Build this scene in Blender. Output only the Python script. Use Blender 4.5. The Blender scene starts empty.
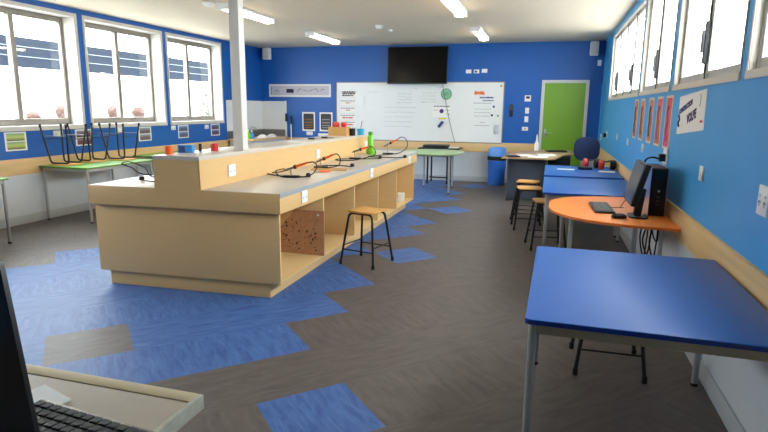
import bpy, bmesh, math, random
from mathutils import Vector, Matrix
random.seed(7)
PI = math.pi
SC = bpy.context.scene
COL = SC.collection

# ------------------------------------------------------------------ helpers
def lin(c):
    return tuple(((v/255)/12.92 if v/255 <= .04045 else ((v/255+.055)/1.055)**2.4) for v in c)

def mat(name, rgb, rough=.5, metal=0., var=.05, scale=8., stretch=(1,1,1), bump=0., spec=.5, coat=0., emit=None, alpha=None):
    m = bpy.data.materials.new(name); m.use_nodes = True
    nt = m.node_tree; b = nt.nodes['Principled BSDF']
    c = lin(rgb)
    tc = nt.nodes.new('ShaderNodeTexCoord'); mp = nt.nodes.new('ShaderNodeMapping')
    mp.inputs['Scale'].default_value = stretch
    nz = nt.nodes.new('ShaderNodeTexNoise'); nz.inputs['Scale'].default_value = scale; nz.inputs['Detail'].default_value = 4
    nt.links.new(tc.outputs['Object'], mp.inputs['Vector']); nt.links.new(mp.outputs['Vector'], nz.inputs['Vector'])
    rp = nt.nodes.new('ShaderNodeValToRGB')
    rp.color_ramp.elements[0].position = .3; rp.color_ramp.elements[1].position = .7
    rp.color_ramp.elements[0].color = tuple(v*(1-var) for v in c)+(1,)
    rp.color_ramp.elements[1].color = tuple(min(1, v*(1+var)) for v in c)+(1,)
    nt.links.new(nz.outputs['Fac'], rp.inputs['Fac']); nt.links.new(rp.outputs['Color'], b.inputs['Base Color'])
    b.inputs['Roughness'].default_value = rough; b.inputs['Metallic'].default_value = metal
    b.inputs['Specular IOR Level'].default_value = spec
    b.inputs['Coat Weight'].default_value = coat
    if bump:
        bp = nt.nodes.new('ShaderNodeBump'); bp.inputs['Strength'].default_value = bump; bp.inputs['Distance'].default_value = .004
        nt.links.new(nz.outputs['Fac'], bp.inputs['Height']); nt.links.new(bp.outputs['Normal'], b.inputs['Normal'])
    if emit:
        b.inputs['Emission Color'].default_value = lin(emit[0])+(1,); b.inputs['Emission Strength'].default_value = emit[1]
    return m

class MB:
    """collects shapes, builds ONE mesh object"""
    def __init__(s): s.bm = bmesh.new()
    def _mi(s, faces, mi):
        for f in faces: f.material_index = mi
    def box(s, x0, x1, y0, y1, z0, z1, bev=0, mi=0, M=None, segs=2):
        t = bmesh.new(); bmesh.ops.create_cube(t, size=1)
        for v in t.verts:
            v.co = Vector((x0+(v.co.x+.5)*(x1-x0), y0+(v.co.y+.5)*(y1-y0), z0+(v.co.z+.5)*(z1-z0)))
        if bev: bmesh.ops.bevel(t, geom=t.edges[:], offset=bev, segments=segs, affect='EDGES', profile=.6)
        s.join(t, mi, M); return s
    def join(s, t, mi=0, M=None):
        if M is not None: bmesh.ops.transform(t, matrix=M, verts=t.verts)
        for f in t.faces: f.material_index = mi
        me = bpy.data.meshes.new('tmp'); t.to_mesh(me); t.free(); s.bm.from_mesh(me); bpy.data.meshes.remove(me)
    def prism(s, poly, z0, z1, bev=0, mi=0, M=None):
        t = bmesh.new()
        a = [t.verts.new((x, y, z0)) for x, y in poly]; b = [t.verts.new((x, y, z1)) for x, y in poly]
        n = len(poly)
        t.faces.new(a[::-1]); t.faces.new(b)
        for i in range(n): t.faces.new((a[i], a[(i+1) % n], b[(i+1) % n], b[i]))
        bmesh.ops.recalc_face_normals(t, faces=t.faces[:])
        if bev:
            es = [e for e in t.edges if abs(e.verts[0].co.z-e.verts[1].co.z) < 1e-6]
            bmesh.ops.bevel(t, geom=es, offset=bev, segments=2, affect='EDGES', profile=.6)
        s.join(t, mi, M); return s
    def tube(s, pts, r, seg=8, mi=0, M=None, caps=True):
        pts = [Vector(p) for p in pts]
        q = [pts[0]]
        for p in pts[1:]:
            if (p-q[-1]).length > 1e-6: q.append(p)
        pts = q; t = bmesh.new(); rings = []
        rr = r if isinstance(r, (list, tuple)) else [r]*len(pts)
        u = None
        for i, p in enumerate(pts):
            d = (pts[min(i+1, len(pts)-1)]-pts[max(i-1, 0)]).normalized()
            if u is None:
                u = d.orthogonal().normalized()
            else:
                u = u-d*u.dot(d); u = u.normalized() if u.length > 1e-6 else d.orthogonal().normalized()
            w = d.cross(u)
            rings.append([t.verts.new(p+(u*math.cos(2*PI*k/seg)+w*math.sin(2*PI*k/seg))*rr[i]) for k in range(seg)])
        for a, b in zip(rings, rings[1:]):
            for k in range(seg): t.faces.new((a[k], a[(k+1) % seg], b[(k+1) % seg], b[k]))
        if caps: t.faces.new(rings[0][::-1]); t.faces.new(rings[-1])
        bmesh.ops.recalc_face_normals(t, faces=t.faces[:])
        s.join(t, mi, M); return s
    def lathe(s, prof, c=(0, 0, 0), seg=24, mi=0, M=None, axis='Z'):
        """prof: (radius, height) from bottom to top"""
        t = bmesh.new(); rings = []
        for r, z in prof:
            r = max(r, 1e-4)
            rings.append([t.verts.new((r*math.cos(2*PI*k/seg), r*math.sin(2*PI*k/seg), z)) for k in range(seg)])
        for a, b in zip(rings, rings[1:]):
            for k in range(seg): t.faces.new((a[k], a[(k+1) % seg], b[(k+1) % seg], b[k]))
        t.faces.new(rings[0][::-1]); t.faces.new(rings[-1])
        bmesh.ops.recalc_face_normals(t, faces=t.faces[:])
        R = Matrix.Identity(4)
        if axis == 'X': R = Matrix.Rotation(PI/2, 4, 'Y')
        if axis == 'Y': R = Matrix.Rotation(-PI/2, 4, 'X')
        mm = Matrix.Translation(c) @ R
        s.join(t, mi, (M @ mm) if M is not None else mm); return s
    def quad(s, pts, mi=0):
        f = s.bm.faces.new([s.bm.verts.new(p) for p in pts]); f.material_index = mi; return s
    def build(s, name, mats, parent=None, smooth=True):
        bm = s.bm
        if smooth:
            bm.normal_update()
            for f in bm.faces: f.smooth = True
            for e in bm.edges:
                if len(e.link_faces) == 2 and e.calc_face_angle(0) > math.radians(38): e.smooth = False
        me = bpy.data.meshes.new(name); bm.to_mesh(me); bm.free()
        if not isinstance(mats, (list, tuple)): mats = [mats]
        for m in mats: me.materials.append(m)
        o = bpy.data.objects.new(name, me); COL.objects.link(o)
        if parent: o.parent = parent
        return o

def tag(o, label=None, cat=None, group=None, kind=None):
    if label: o['label'] = label
    if cat: o['category'] = cat
    if group: o['group'] = group
    if kind: o['kind'] = kind
    return o
def place(o, loc=(0, 0, 0), rz=0., rot=None):
    o.location = loc; o.rotation_euler = rot if rot else (0, 0, rz); return o
def thing(name, label, cat, loc=(0, 0, 0), rz=0., group=None, rot=None):
    o = bpy.data.objects.new(name, None); o.empty_display_size = .1; COL.objects.link(o)
    place(o, loc, rz, rot); return tag(o, label, cat, group)
def struct(o): o['kind'] = 'structure'; return o
def copy_tree(o, loc=None, rz=None, label=None, parent=None, rot=None):
    c = o.copy(); COL.objects.link(c)
    if parent is not None:
        c.parent = parent; c.matrix_parent_inverse = o.matrix_parent_inverse.copy()
    if loc is not None: c.location = loc
    if rz is not None: c.rotation_euler = (0, 0, rz)
    if rot is not None: c.rotation_euler = rot
    if label: c['label'] = label
    for ch in list(o.children): copy_tree(ch, parent=c)
    return c
def spline(pts, n=8):
    P = [Vector(p) for p in pts]; P = [P[0]*2-P[1]]+P+[P[-1]*2-P[-2]]; out = []
    for i in range(1, len(P)-2):
        for k in range(n):
            t = k/n; a, b, c, d = P[i-1], P[i], P[i+1], P[i+2]
            out.append(.5*((2*b)+(c-a)*t+(2*a-5*b+4*c-d)*t*t+(3*b-a-3*c+d)*t**3))
    out.append(P[-2]); return out
def rrect(x0, x1, y0, y1, r, n=5):
    out = []
    for cx, cy, a0 in ((x1-r, y1-r, 0), (x0+r, y1-r, PI/2), (x0+r, y0+r, PI), (x1-r, y0+r, 3*PI/2)):
        for k in range(n+1):
            a = a0+k/n*PI/2; out.append((cx+r*math.cos(a), cy+r*math.sin(a)))
    return out
def text(name, s, size, m, parent, loc, rot, ext=.0008, align='LEFT', bold=0.):
    cu = bpy.data.curves.new('t', 'FONT'); cu.body = s; cu.size = size; cu.extrude = ext; cu.align_x = align; cu.offset = bold
    cu.resolution_u = 2
    to = bpy.data.objects.new('t', cu); COL.objects.link(to)
    bpy.context.view_layer.update()
    me = bpy.data.meshes.new_from_object(to.evaluated_get(bpy.context.evaluated_depsgraph_get()))
    bpy.data.objects.remove(to); bpy.data.curves.remove(cu)
    me.name = name; me.materials.clear(); me.materials.append(m)
    o = bpy.data.objects.new(name, me); COL.objects.link(o); o.parent = parent; o.location = loc; o.rotation_euler = rot
    return o
BACKROT = (PI/2, 0, 0)                 # text facing -Y
RIGHTROT = (PI/2, 0, -PI/2)            # text facing -X
LEFTROT = (PI/2, 0, PI/2)              # text facing +X

# ------------------------------------------------------------------ room numbers (metres)
XL, XR, YB, H, YF = -6.37, .92, 11.73, 2.80, -3.0
ZB0, ZB1 = .625, .826

# ------------------------------------------------------------------ materials
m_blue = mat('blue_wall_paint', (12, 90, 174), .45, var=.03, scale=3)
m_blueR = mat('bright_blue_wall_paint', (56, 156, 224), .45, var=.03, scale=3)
m_lower = mat('pale_grey_wall_paint', (196, 203, 210), .5, var=.02)
m_ceil = mat('ceiling_paint', (222, 209, 188), .8, var=.015)
m_white = mat('white_paint', (226, 226, 222), .45, var=.01)
m_post = mat('post_paint', (222, 218, 210), .5, var=.015)
m_band = mat('pale_plywood_band', (214, 180, 128), .45, var=.1, scale=3, stretch=(.6, .6, 9))
m_ply = mat('bench_laminate_birch', (222, 182, 124), .42, var=.025, scale=4, stretch=(1, 1, 14))
m_plyin = mat('cubby_birch', (212, 180, 128), .5, var=.035, scale=4, stretch=(1, 1, 10))
m_lam = mat('grey_laminate_worktop', (204, 194, 180), .3, var=.05, scale=60)
m_edge = mat('grey_edge_band', (160, 165, 168), .35, var=.02)
m_green = mat('green_table_laminate', (112, 160, 66), .35, var=.04)
m_pgreen = mat('pale_green_table_laminate', (150, 184, 128), .35, var=.03)
m_tblue = mat('blue_table_laminate', (24, 90, 172), .4, var=.03, scale=20)
m_tedge = mat('blue_table_edge', (8, 52, 140), .35, var=.02)
m_orange = mat('orange_table_laminate', (243, 140, 58), .36, var=.03)
m_steel = mat('silver_grey_tube', (165, 168, 170), .38, .35, var=.02)
m_beige = mat('beige_steel_rail', (176, 166, 140), .45, .1, var=.02)
m_black = mat('black_powder_coat', (16, 16, 18), .42, var=.1)
m_rub = mat('black_rubber', (14, 14, 15), .7, var=.1)
m_plastic = mat('black_plastic', (20, 20, 22), .4, var=.06)
m_seat = mat('varnished_plywood_seat', (214, 160, 84), .35, var=.12, scale=5, stretch=(2, 12, 2))
m_alu = mat('aluminium_frame', (140, 134, 126), .4, .3, var=.02)
m_reveal = mat('window_lining_paint', (198, 195, 190), .5, var=.01)
m_trimR = mat('cream_window_trim', (214, 206, 192), .5, var=.01)
m_walu = mat('pale_window_frame', (168, 166, 162), .4, .1, var=.02)
m_battn = mat('grey_roof_batten', (96, 102, 112), .7, var=.03)
m_greyplast = mat('grey_plastic', (72, 74, 76), .45, var=.03)
m_wplast = mat('white_plastic', (232, 232, 230), .35, var=.01)
m_slot = mat('dark_socket_slot', (50, 50, 52), .6)
m_wboard = mat('whiteboard_enamel', (226, 230, 232), .22, var=.008)
m_paper = mat('white_paper', (232, 232, 230), .7, var=.01)
m_paperg = mat('pale_grey_print', (196, 194, 206), .7, var=.06, scale=20)
m_ink = mat('dark_ink', (40, 40, 66), .7)
m_inkg = mat('grey_marker_ink', (150, 154, 160), .7)
m_inkr = mat('red_ink', (205, 50, 56), .7)
m_inkb = mat('blue_ink', (36, 60, 130), .7)
m_inkp = mat('purple_ink', (74, 46, 112), .7)
m_orangep = mat('orange_print', (240, 120, 70), .7, var=.2, scale=30)
m_yel = mat('yellow_sticky', (222, 200, 70), .7)
m_clockg = mat('green_clock_face', (120, 178, 146), .5, var=.06, scale=30)
m_clockr = mat('green_rim', (96, 160, 126), .5)
m_screen = mat('black_screen', (5, 5, 6), .2, var=.0, spec=.25)
m_mon = mat('monitor_screen_off', (40, 48, 58), .25, var=.0)
m_door = mat('lime_green_door_paint', (116, 164, 44), .4, var=.03, scale=2)
m_doorf = mat('door_frame_paint', (200, 204, 204), .45, var=.01)
m_chrome = mat('brushed_metal', (190, 190, 190), .28, .9, var=.03)
m_bin = mat('blue_bin_plastic', (44, 106, 206), .4, var=.03)
m_binl = mat('light_blue_bin_lid', (86, 144, 222), .4, var=.03)
m_greypanel = mat('grey_blue_desk_panel', (84, 94, 112), .5, var=.03)
m_desk = mat('tan_desk_laminate', (176, 146, 112), .4, var=.05, scale=6, stretch=(2, 10, 2))
m_chair = mat('navy_chair_fabric', (24, 42, 84), .9, var=.15, scale=90)
m_red = mat('red_plastic', (206, 44, 34), .35, var=.03)
m_orp = mat('orange_handle_plastic', (240, 100, 30), .35, var=.03)
m_steelb = mat('bare_steel', (150, 150, 148), .32, .85, var=.05)
m_card = mat('cardboard', (198, 152, 92), .8, var=.06)
m_gbot = mat('green_bottle_plastic', (112, 200, 36), .35, var=.05)
m_cyan = mat('cyan_plastic', (62, 166, 206), .4, var=.03)
m_bbox = mat('blue_printed_box', (66, 142, 216), .5, var=.2, scale=30)
m_bbox2 = mat('dark_blue_print', (36, 70, 130), .5, var=.3, scale=40)
m_chip = mat('stained_hardboard', (178, 132, 98), .6, var=.12, scale=10)
m_skirt = mat('skirting_vinyl', (176, 182, 188), .5, var=.02)
m_fgtop = mat('foreground_laminate', (166, 154, 138), .4, var=.03, scale=40)
m_fglip = mat('cream_worktop_lip', (196, 180, 146), .45, var=.03)
m_fgend = mat('grey_green_edge', (168, 168, 152), .5, var=.15, scale=30)
m_silver = mat('silver_laptop_shell', (120, 110, 100), .4, .3, var=.02)
m_key = mat('black_key', (22, 22, 24), .5)
m_led = mat('led_diffuser', (255, 244, 224), .5, var=0, emit=((255, 240, 214), 9.0))
m_oroof = mat('blue_grey_metal_roof', (27, 32, 40), .9, var=.06, spec=.05)
m_owall = mat('white_weatherboard', (224, 224, 220), .7, var=.02)
m_ground = mat('pale_concrete_ground', (190, 188, 182), .8, var=.05)
m_bush = mat('brown_shrub_leaves', (70, 44, 34), .8, var=.3, scale=40)
m_stain = mat('dark_stain', (70, 44, 30), .7, var=.2)

def photo_mat(name, top, mid, bot, a=.42, b=.6):
    """procedural printed photo: bands of colour with noise"""
    m = bpy.data.materials.new(name); m.use_nodes = True; nt = m.node_tree; bs = nt.nodes['Principled BSDF']
    tc = nt.nodes.new('ShaderNodeTexCoord'); sp = nt.nodes.new('ShaderNodeSeparateXYZ')
    nz = nt.nodes.new('ShaderNodeTexNoise'); nz.inputs['Scale'].default_value = 9
    ad = nt.nodes.new('ShaderNodeMath'); ad.operation = 'MULTIPLY_ADD'; ad.inputs[1].default_value = .35
    rp = nt.nodes.new('ShaderNodeValToRGB')
    nt.links.new(tc.outputs['Generated'], sp.inputs[0]); nt.links.new(tc.outputs['Generated'], nz.inputs['Vector'])
    nt.links.new(nz.outputs['Fac'], ad.inputs[0]); nt.links.new(sp.outputs['Z'], ad.inputs[2])
    sub = nt.nodes.new('ShaderNodeMath'); sub.operation = 'SUBTRACT'; sub.inputs[1].default_value = .175
    nt.links.new(ad.outputs[0], sub.inputs[0]); nt.links.new(sub.outputs[0], rp.inputs['Fac'])
    e = rp.color_ramp.elements; e[0].position = 0; e[0].color = lin(bot)+(1,); e[1].position = 1; e[1].color = lin(top)+(1,)
    x = e.new((a+b)/2); x.color = lin(mid)+(1,)
    nt.links.new(rp.outputs['Color'], bs.inputs['Base Color']); bs.inputs['Roughness'].default_value = .5
    return m

# glass: clear pane with a fresnel reflection
m_glass = bpy.data.materials.new('window_glass'); m_glass.use_nodes = True
nt = m_glass.node_tree; nt.nodes.clear()
out = nt.nodes.new('ShaderNodeOutputMaterial'); mx = nt.nodes.new('ShaderNodeMixShader'); fr = nt.nodes.new('ShaderNodeValue')
tr = nt.nodes.new('ShaderNodeBsdfTransparent'); gl = nt.nodes.new('ShaderNodeBsdfGlossy'); gl.inputs['Roughness'].default_value = .02
fr.outputs[0].default_value = .04; tr.inputs['Color'].default_value = (.95, .97, .97, 1)
nt.links.new(fr.outputs[0], mx.inputs[0]); nt.links.new(tr.outputs[0], mx.inputs[1]); nt.links.new(gl.outputs[0], mx.inputs[2]); nt.links.new(mx.outputs[0], out.inputs[0])

def floor_mat(name, c0, c1, ang, rough=.5):
    m = bpy.data.materials.new(name); m.use_nodes = True; nt = m.node_tree; b = nt.nodes['Principled BSDF']
    tc = nt.nodes.new('ShaderNodeTexCoord'); mp = nt.nodes.new('ShaderNodeMapping')
    m0 = nt.nodes.new('ShaderNodeMapping'); m0.inputs['Rotation'].default_value = (0, 0, ang); mp.inputs['Scale'].default_value = (4, 20, 1)
    nz = nt.nodes.new('ShaderNodeTexNoise'); nz.inputs['Scale'].default_value = 1.3; nz.inputs['Detail'].default_value = 6; nz.inputs['Roughness'].default_value = .65
    nz.inputs['Distortion'].default_value = .6
    rp = nt.nodes.new('ShaderNodeValToRGB'); e = rp.color_ramp.elements
    e[0].position = .34; e[0].color = lin(c0)+(1,); e[1].position = .68; e[1].color = lin(c1)+(1,)
    nt.links.new(tc.outputs['Object'], m0.inputs['Vector']); nt.links.new(m0.outputs['Vector'], mp.inputs['Vector']); nt.links.new(mp.outputs['Vector'], nz.inputs['Vector'])
    nt.links.new(nz.outputs['Fac'], rp.inputs['Fac']); nt.links.new(rp.outputs['Color'], b.inputs['Base Color'])
    b.inputs['Roughness'].default_value = rough; b.inputs['Specular IOR Level'].default_value = .4
    return m

# ------------------------------------------------------------------ FLOOR : diagonal lino tiles
fb = [floor_mat('blue_lino_a', (44, 79, 140), (79, 116, 173), PI/4), floor_mat('blue_lino_b', (44, 79, 140), (79, 116, 173), -PI/4)]
fg = [floor_mat('grey_lino_a', (83, 76, 73), (103, 95, 91), PI/4), floor_mat('grey_lino_b', (83, 76, 73), (103, 95, 91), -PI/4)]
def is_blue(m, n):
    if (m, n) == (-3, -1): return False
    if (m, n) in ((2, -2), (-10, -2)): return True
    mm = m if m >= -4 else -8-m                       # mirrored about the bench
    if n < abs(m+4)-4: return False
    if mm > 0:
        return mm == 1 and n >= 7 and (n-7) % 8 == 0 and n < 26
    if mm == 0: return (n == 0 or n % 8 in (2, 4)) and n < 26
    return n < 28
fbm = bmesh.new(); d = .3475
for m in range(-20, 14):
    for n in range(-24, 32):
        if (m+n) % 2: continue
        cx, cy = -1.707+m*d, 3.04+n*d
        f = fbm.faces.new([fbm.verts.new((cx+a, cy+b, 0)) for a, b in ((d, 0), (0, d), (-d, 0), (0, -d))])
        k = ((m-n)//2) % 2
        f.material_index = (0 if is_blue(m, n) else 2)+k
for co, no in (((XL, 0, 0), (-1, 0, 0)), ((XR, 0, 0), (1, 0, 0)), ((0, YF, 0), (0, -1, 0)), ((0, YB, 0), (0, 1, 0))):
    bmesh.ops.bisect_plane(fbm, geom=fbm.verts[:]+fbm.edges[:]+fbm.faces[:], plane_co=co, plane_no=no, clear_outer=True)
fl = MB(); fl.bm.free(); fl.bm = fbm
struct(fl.build('floor', fb+fg, smooth=False))

# ------------------------------------------------------------------ WALLS with window openings
T = .16
TL = .28
WZ0, WZ1 = 1.20, 2.71
LW = [(4.87, 6.525), (6.665, 8.32), (8.45, 10.105)]
LW_OUT = [(1.24, 2.895), (3.03, 4.685)]  # unseen repeats of the left windows, added to let in more daylight
RZ0, RZ1 = 1.67, 2.70
RW = [(6.88, 10.24), (5.14, 6.76), (3.335, 4.99), (1.55, 3.24)]
RW_OUT = []
def side_wall(name, xa, xb, wins, z0, z1, mtop):
    b = MB()
    ys = sorted(wins); y = YF
    for a, c in ys:
        b.box(xa, xb, y, a, ZB0, H, mi=0); b.box(xa, xb, a, c, ZB0, z0, mi=0); b.box(xa, xb, a, c, z1, H, mi=0); y = c
    b.box(xa, xb, y, YB, ZB0, H, mi=0)
    b.box(xa, xb, YF, YB, 0, ZB0, mi=1)
    return struct(b.build(name, [mtop, m_lower], smooth=False))
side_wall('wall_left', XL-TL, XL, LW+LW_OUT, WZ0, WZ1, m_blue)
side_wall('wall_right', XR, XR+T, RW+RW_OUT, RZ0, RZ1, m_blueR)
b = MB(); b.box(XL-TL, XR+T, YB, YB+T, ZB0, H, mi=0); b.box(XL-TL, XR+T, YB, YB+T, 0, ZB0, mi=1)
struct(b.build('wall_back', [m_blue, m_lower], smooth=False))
b = MB(); b.box(XL-TL, XR+T, YF-T, YF, ZB0, H, mi=0); b.box(XL-TL, XR+T, YF-T, YF, 0, ZB0, mi=1)
struct(b.build('wall_front', [m_blue, m_lower], smooth=False))
struct(MB().box(XL-TL, XR+T, YF-T, YB+T, H, H+.1).build('ceiling', m_ceil, smooth=False))
# plywood band, skirting
struct(MB().box(XL, XL+.018, YF, YB, ZB0, ZB1, .003).build('trim_1', m_band))
struct(MB().box(XR-.018, XR, YF, YB, ZB0, ZB1, .003).build('trim_2', m_band))
DX0, DX1, DZ = -.205, .68, 2.075
struct(MB().box(XL+.018, DX0, YB-.018, YB, ZB0, ZB1, .003).box(DX1, XR-.018, YB-.018, YB, ZB0, ZB1, .003).build('trim_3', m_band))
struct(MB().box(XL, XL+.012, YF, YB, 0, .11, .002).build('baseboard_left', m_skirt))
struct(MB().box(XR-.012, XR, YF, YB, 0, .11, .002).build('baseboard_right', m_skirt))
struct(MB().box(XL+.012, DX0, YB-.012, YB, 0, .11, .002).box(DX1, XR-.012, YB-.012, YB, 0, .11, .002).build('baseboard_back', m_skirt))
# conduit in the far right corner
struct(MB().box(XR-.03, XR-.002, YB-.32, YB-.26, ZB1, 2.0, .004).build('trim_4', m_blueR))
# vertical joint cover low on the right wall
struct(MB().box(XR-.03, XR, 3.38, 3.44, .11, ZB0, .004).build('trim_5', m_lower))

# ------------------------------------------------------------------ WINDOWS
wn = 0
def win_root(x, y, z):
    global wn; wn += 1
    o = bpy.data.objects.new('window_%d' % wn, None); COL.objects.link(o); o.location = (x, y, z); return struct(o)
def left_window(a, c):
    w = c-a; h = WZ1-WZ0; r = win_root(XL, a, WZ0)
    # lining (reveal) + slim architrave
    b = MB(); t = .028
    b.box(-TL, .012, 0, t, 0, h); b.box(-TL, .012, w-t, w, 0, h); b.box(-TL, .012, t, w-t, 0, t); b.box(-TL, .012, t, w-t, h-t, h)
    b.box(.0, .014, -.02, 0, -.03, h+.02); b.box(.0, .014, w, w+.02, -.03, h+.02); b.box(.0, .014, 0, w, h, h+.02); b.box(0, .03, 0, w, -.03, 0)
    b.build('window_lining', m_reveal, r)
    b = MB(); f = .055; x0, x1 = -.245, -.19
    b.box(x0, x1, t, t+f, t, h-t, .004); b.box(x0, x1, w-t-f, w-t, t, h-t, .004)
    b.box(x0, x1, t+f, w-t-f, t, t+f+.03, .004); b.box(x0, x1, t+f, w-t-f, h-t-f-.02, h-t, .004)
    b.build('window_frame', m_alu, r)
    MB().box(x0-.005, x1+.012, w/2-.035, w/2+.035, t+f, h-t-f, .004).build('mullion', m_alu, r)
    for p0, p1 in ((t+f, w/2-.03), (w/2+.03, w-t-f)):
        MB().box(-.222, -.217, p0, p1, t+f, h-t-f).build('pane', m_glass, r, smooth=False)
    return r
def right_window(a, c, n=2):
    w = c-a; h = RZ1-RZ0; r = win_root(XR, a, RZ0)
    b = MB(); t = .025
    b.box(0, T, 0, t, 0, h); b.box(0, T, w-t, w, 0, h); b.box(0, T, t, w-t, 0, t); b.box(0, T, t, w-t, h-t, h)
    b.box(-.01, 0, .0, w, -.012, .03); b.box(-.006, 0, 0, .02, .03, h); b.box(-.006, 0, w-.02, w, .03, h); b.box(-.006, 0, .02, w-.02, h-.02, h)
    b.build('window_lining', m_trimR, r)
    pw = (w-2*t)/n
    b = MB(); f = .04
    for i in range(n):
        p0 = t+i*pw; p1 = p0+pw
        b.box(.03, .075, p0, p0+f+.015, t, h-t, .003); b.box(.03, .075, p1-f-.015, p1, t, h-t, .003)
        b.box(.03, .075, p0+f, p1-f, t, t+f+.02, .003); b.box(.03, .075, p0+f, p1-f, h-t-f, h-t, .003)
    b.build('window_frame', m_walu, r)
    for i in range(n):
        p0 = t+i*pw; p1 = p0+pw
        MB().box(.05, .055, p0+f, p1-f, t+f, h-t-f).build('pane', m_glass, r, smooth=False)
    for i in range(1, n):
        p = t+i*pw
        MB().box(.022, .032, p-.06, p+.06, t+f, h-t-f, .003).build('mullion', m_walu, r)
        MB().box(.016, .022, p-.007, p+.007, t+.01, h-t-.01).build('seal', m_slot, r, smooth=False)
    for i in range(1, n, 1):
        if n > 2 and i == 2: continue
        p = t+i*pw
        hb = MB(); hb.box(-.005, .032, p-.028, p+.028, .13, .4, .016); hb.box(-.02, -.004, p-.015, p+.015, .2, .34, .007)
        hb.build('window_handle', m_greyplast, r)
    return r
for a, c in LW+LW_OUT: left_window(a, c)
for i, (a, c) in enumerate(RW+RW_OUT): right_window(a, c, 4 if i == 0 else 2)

# ------------------------------------------------------------------ DOOR
dr = bpy.data.objects.new('door_1', None); COL.objects.link(dr); dr.location = ((DX0+DX1)/2, YB, 0); struct(dr)
w = (DX1-DX0)/2
MB().box(-w, -w+.06, -.03, 0, 0, DZ, .004).box(w-.06, w, -.03, 0, 0, DZ, .004).box(-w+.06, w-.06, -.03, 0, DZ-.06, DZ, .004).build('door_frame', m_doorf, dr)
MB().box(-w+.06, w-.06, -.012, 0, .005, DZ-.06).build('door_leaf', m_door, dr)
MB().box(-w+.1, -w+.13, -.018, -.012, .96, 1.12, .002).tube([(-w+.115, -.015, 1.04), (-w+.115, -.06, 1.04), (-w+.24, -.06, 1.045)], .009).build('door_handle', m_chrome, dr)

# ------------------------------------------------------------------ POST, LIGHTS, CEILING FITTINGS
pt = thing('support_post', 'white square post rising from the raised bench top to the ceiling', 'post', (-2.665, 4.5, 1.117))
MB().box(-.047, .047, -.047, .047, 0, H-1.117, .006).build('post_shaft', m_post, pt)
MB().box(-.053, .053, -.053, .053, 0, .01, .002).build('base_trim', m_post, pt)
LIGHTS = [(-4.12, 7.25, 'ceiling light batten behind the top of the white post'), (-4.12, 10.0, 'ceiling light batten above the long banner, nearest the left speaker'),
          (-1.25, 7.25, 'largest ceiling light, cut off by the top edge of the photo'), (-1.25, 10.0, 'ceiling light batten between the television and the lime green door')]
L0 = None
for x, y, lab in LIGHTS:
    if L0 is None:
        L0 = thing('ceiling_light', lab, 'ceiling light', (x, y, H), group='ceiling light battens')
        hb = MB(); hb.box(-.09, .09, -.64, .64, -.035, -.001, .004); hb.box(-.085, .085, -.645, -.615, -.085, -.03, .004); hb.box(-.085, .085, .615, .645, -.085, -.03, .004)
        hb.build('housing', m_wplast, L0)
        prof = [(.078*math.cos(a), -.03-.055*math.sin(a)) for a in [k/8*PI for k in range(9)]]
        t = MB(); t.prism([(px, pz) for px, pz in prof], -.612, .612, M=Matrix.Rotation(PI/2, 4, 'X')); t.build('diffuser', m_led, L0)
    else:
        copy_tree(L0, (x, y, H), 0, lab)
sm = thing('smoke_detector', 'round white smoke detector on the ceiling in front of the television', 'smoke detector', (-2.73, 8.95, H))
MB().lathe([(.06, -.001), (.06, -.012)]).build('base_plate', m_wplast, sm)
MB().lathe([(.05, -.012), (.055, -.03), (.04, -.052), (.012, -.056)]).build('sensor_dome', m_wplast, sm)
sm2 = thing('ceiling_sensor', 'small flat white sensor on the ceiling just behind the smoke detector', 'sensor', (-2.7, 9.5, H))
MB().lathe([(.04, -.001), (.04, -.015), (.025, -.026)]).build('sensor_disc', m_wplast, sm2)
sm3 = thing('motion_sensor', 'white motion sensor on the ceiling left of the post', 'sensor', (-4.3, 6.6, H))
MB().lathe([(.075, -.001), (.07, -.02), (.05, -.04), (.02, -.05)]).build('sensor_dome', m_wplast, sm3)

def speaker(loc, rz, lab, side):
    s = thing('wall_speaker', lab, 'speaker', loc, rz, 'wall speakers')
    MB().box(-.075, .075, -.08, .06, -.125, .125, .012).build('cabinet', m_wplast, s)
    MB().box(-.064, .064, -.086, -.08, -.112, .112, .004).build('grille', mat('speaker_grille_%s' % side, (196, 198, 200), .7), s)
    MB().tube([(0, .06, 0), (0, .12, 0)], .016).box(-.03, .03, .115, .125, -.05, .05, .003).build('bracket', m_wplast, s)
speaker((-6.13, 11.6, 2.66), 0, 'white box speaker high in the left back corner', 'left')
speaker((.71, 11.6, 2.64), 0, 'white box speaker high above the lime green door', 'right')

# ------------------------------------------------------------------ TELEVISION
tv = thing('television', 'large black flat television mounted above the whiteboard', 'television', (-2.705, 11.6, 2.375), 0, rot=(math.radians(-3), 0, 0))
MB().box(-.635, .635, -.025, .03, -.375, .375, .008).build('tv_body', m_plastic, tv)
MB().box(-.618, .618, -.028, -.024, -.352, .358).build('screen', m_screen, tv, smooth=False)
MB().box(-.2, .2, .03, .09, -.15, .15, .004).build('wall_bracket', m_black, tv)
cb = tag(MB().tube(spline([(-2.18, YB-.035, 2.02), (-2.16, YB-.045, 1.86), (-2.10, YB-.05, 1.62), (-2.0, YB-.045, 1.2), (-1.9, YB-.03, .84), (-1.88, YB-.03, .81)]), .005, 6).build('television_cable', m_rub),
         'thin black cable hanging from the television down across the whiteboard', 'cable')

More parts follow.
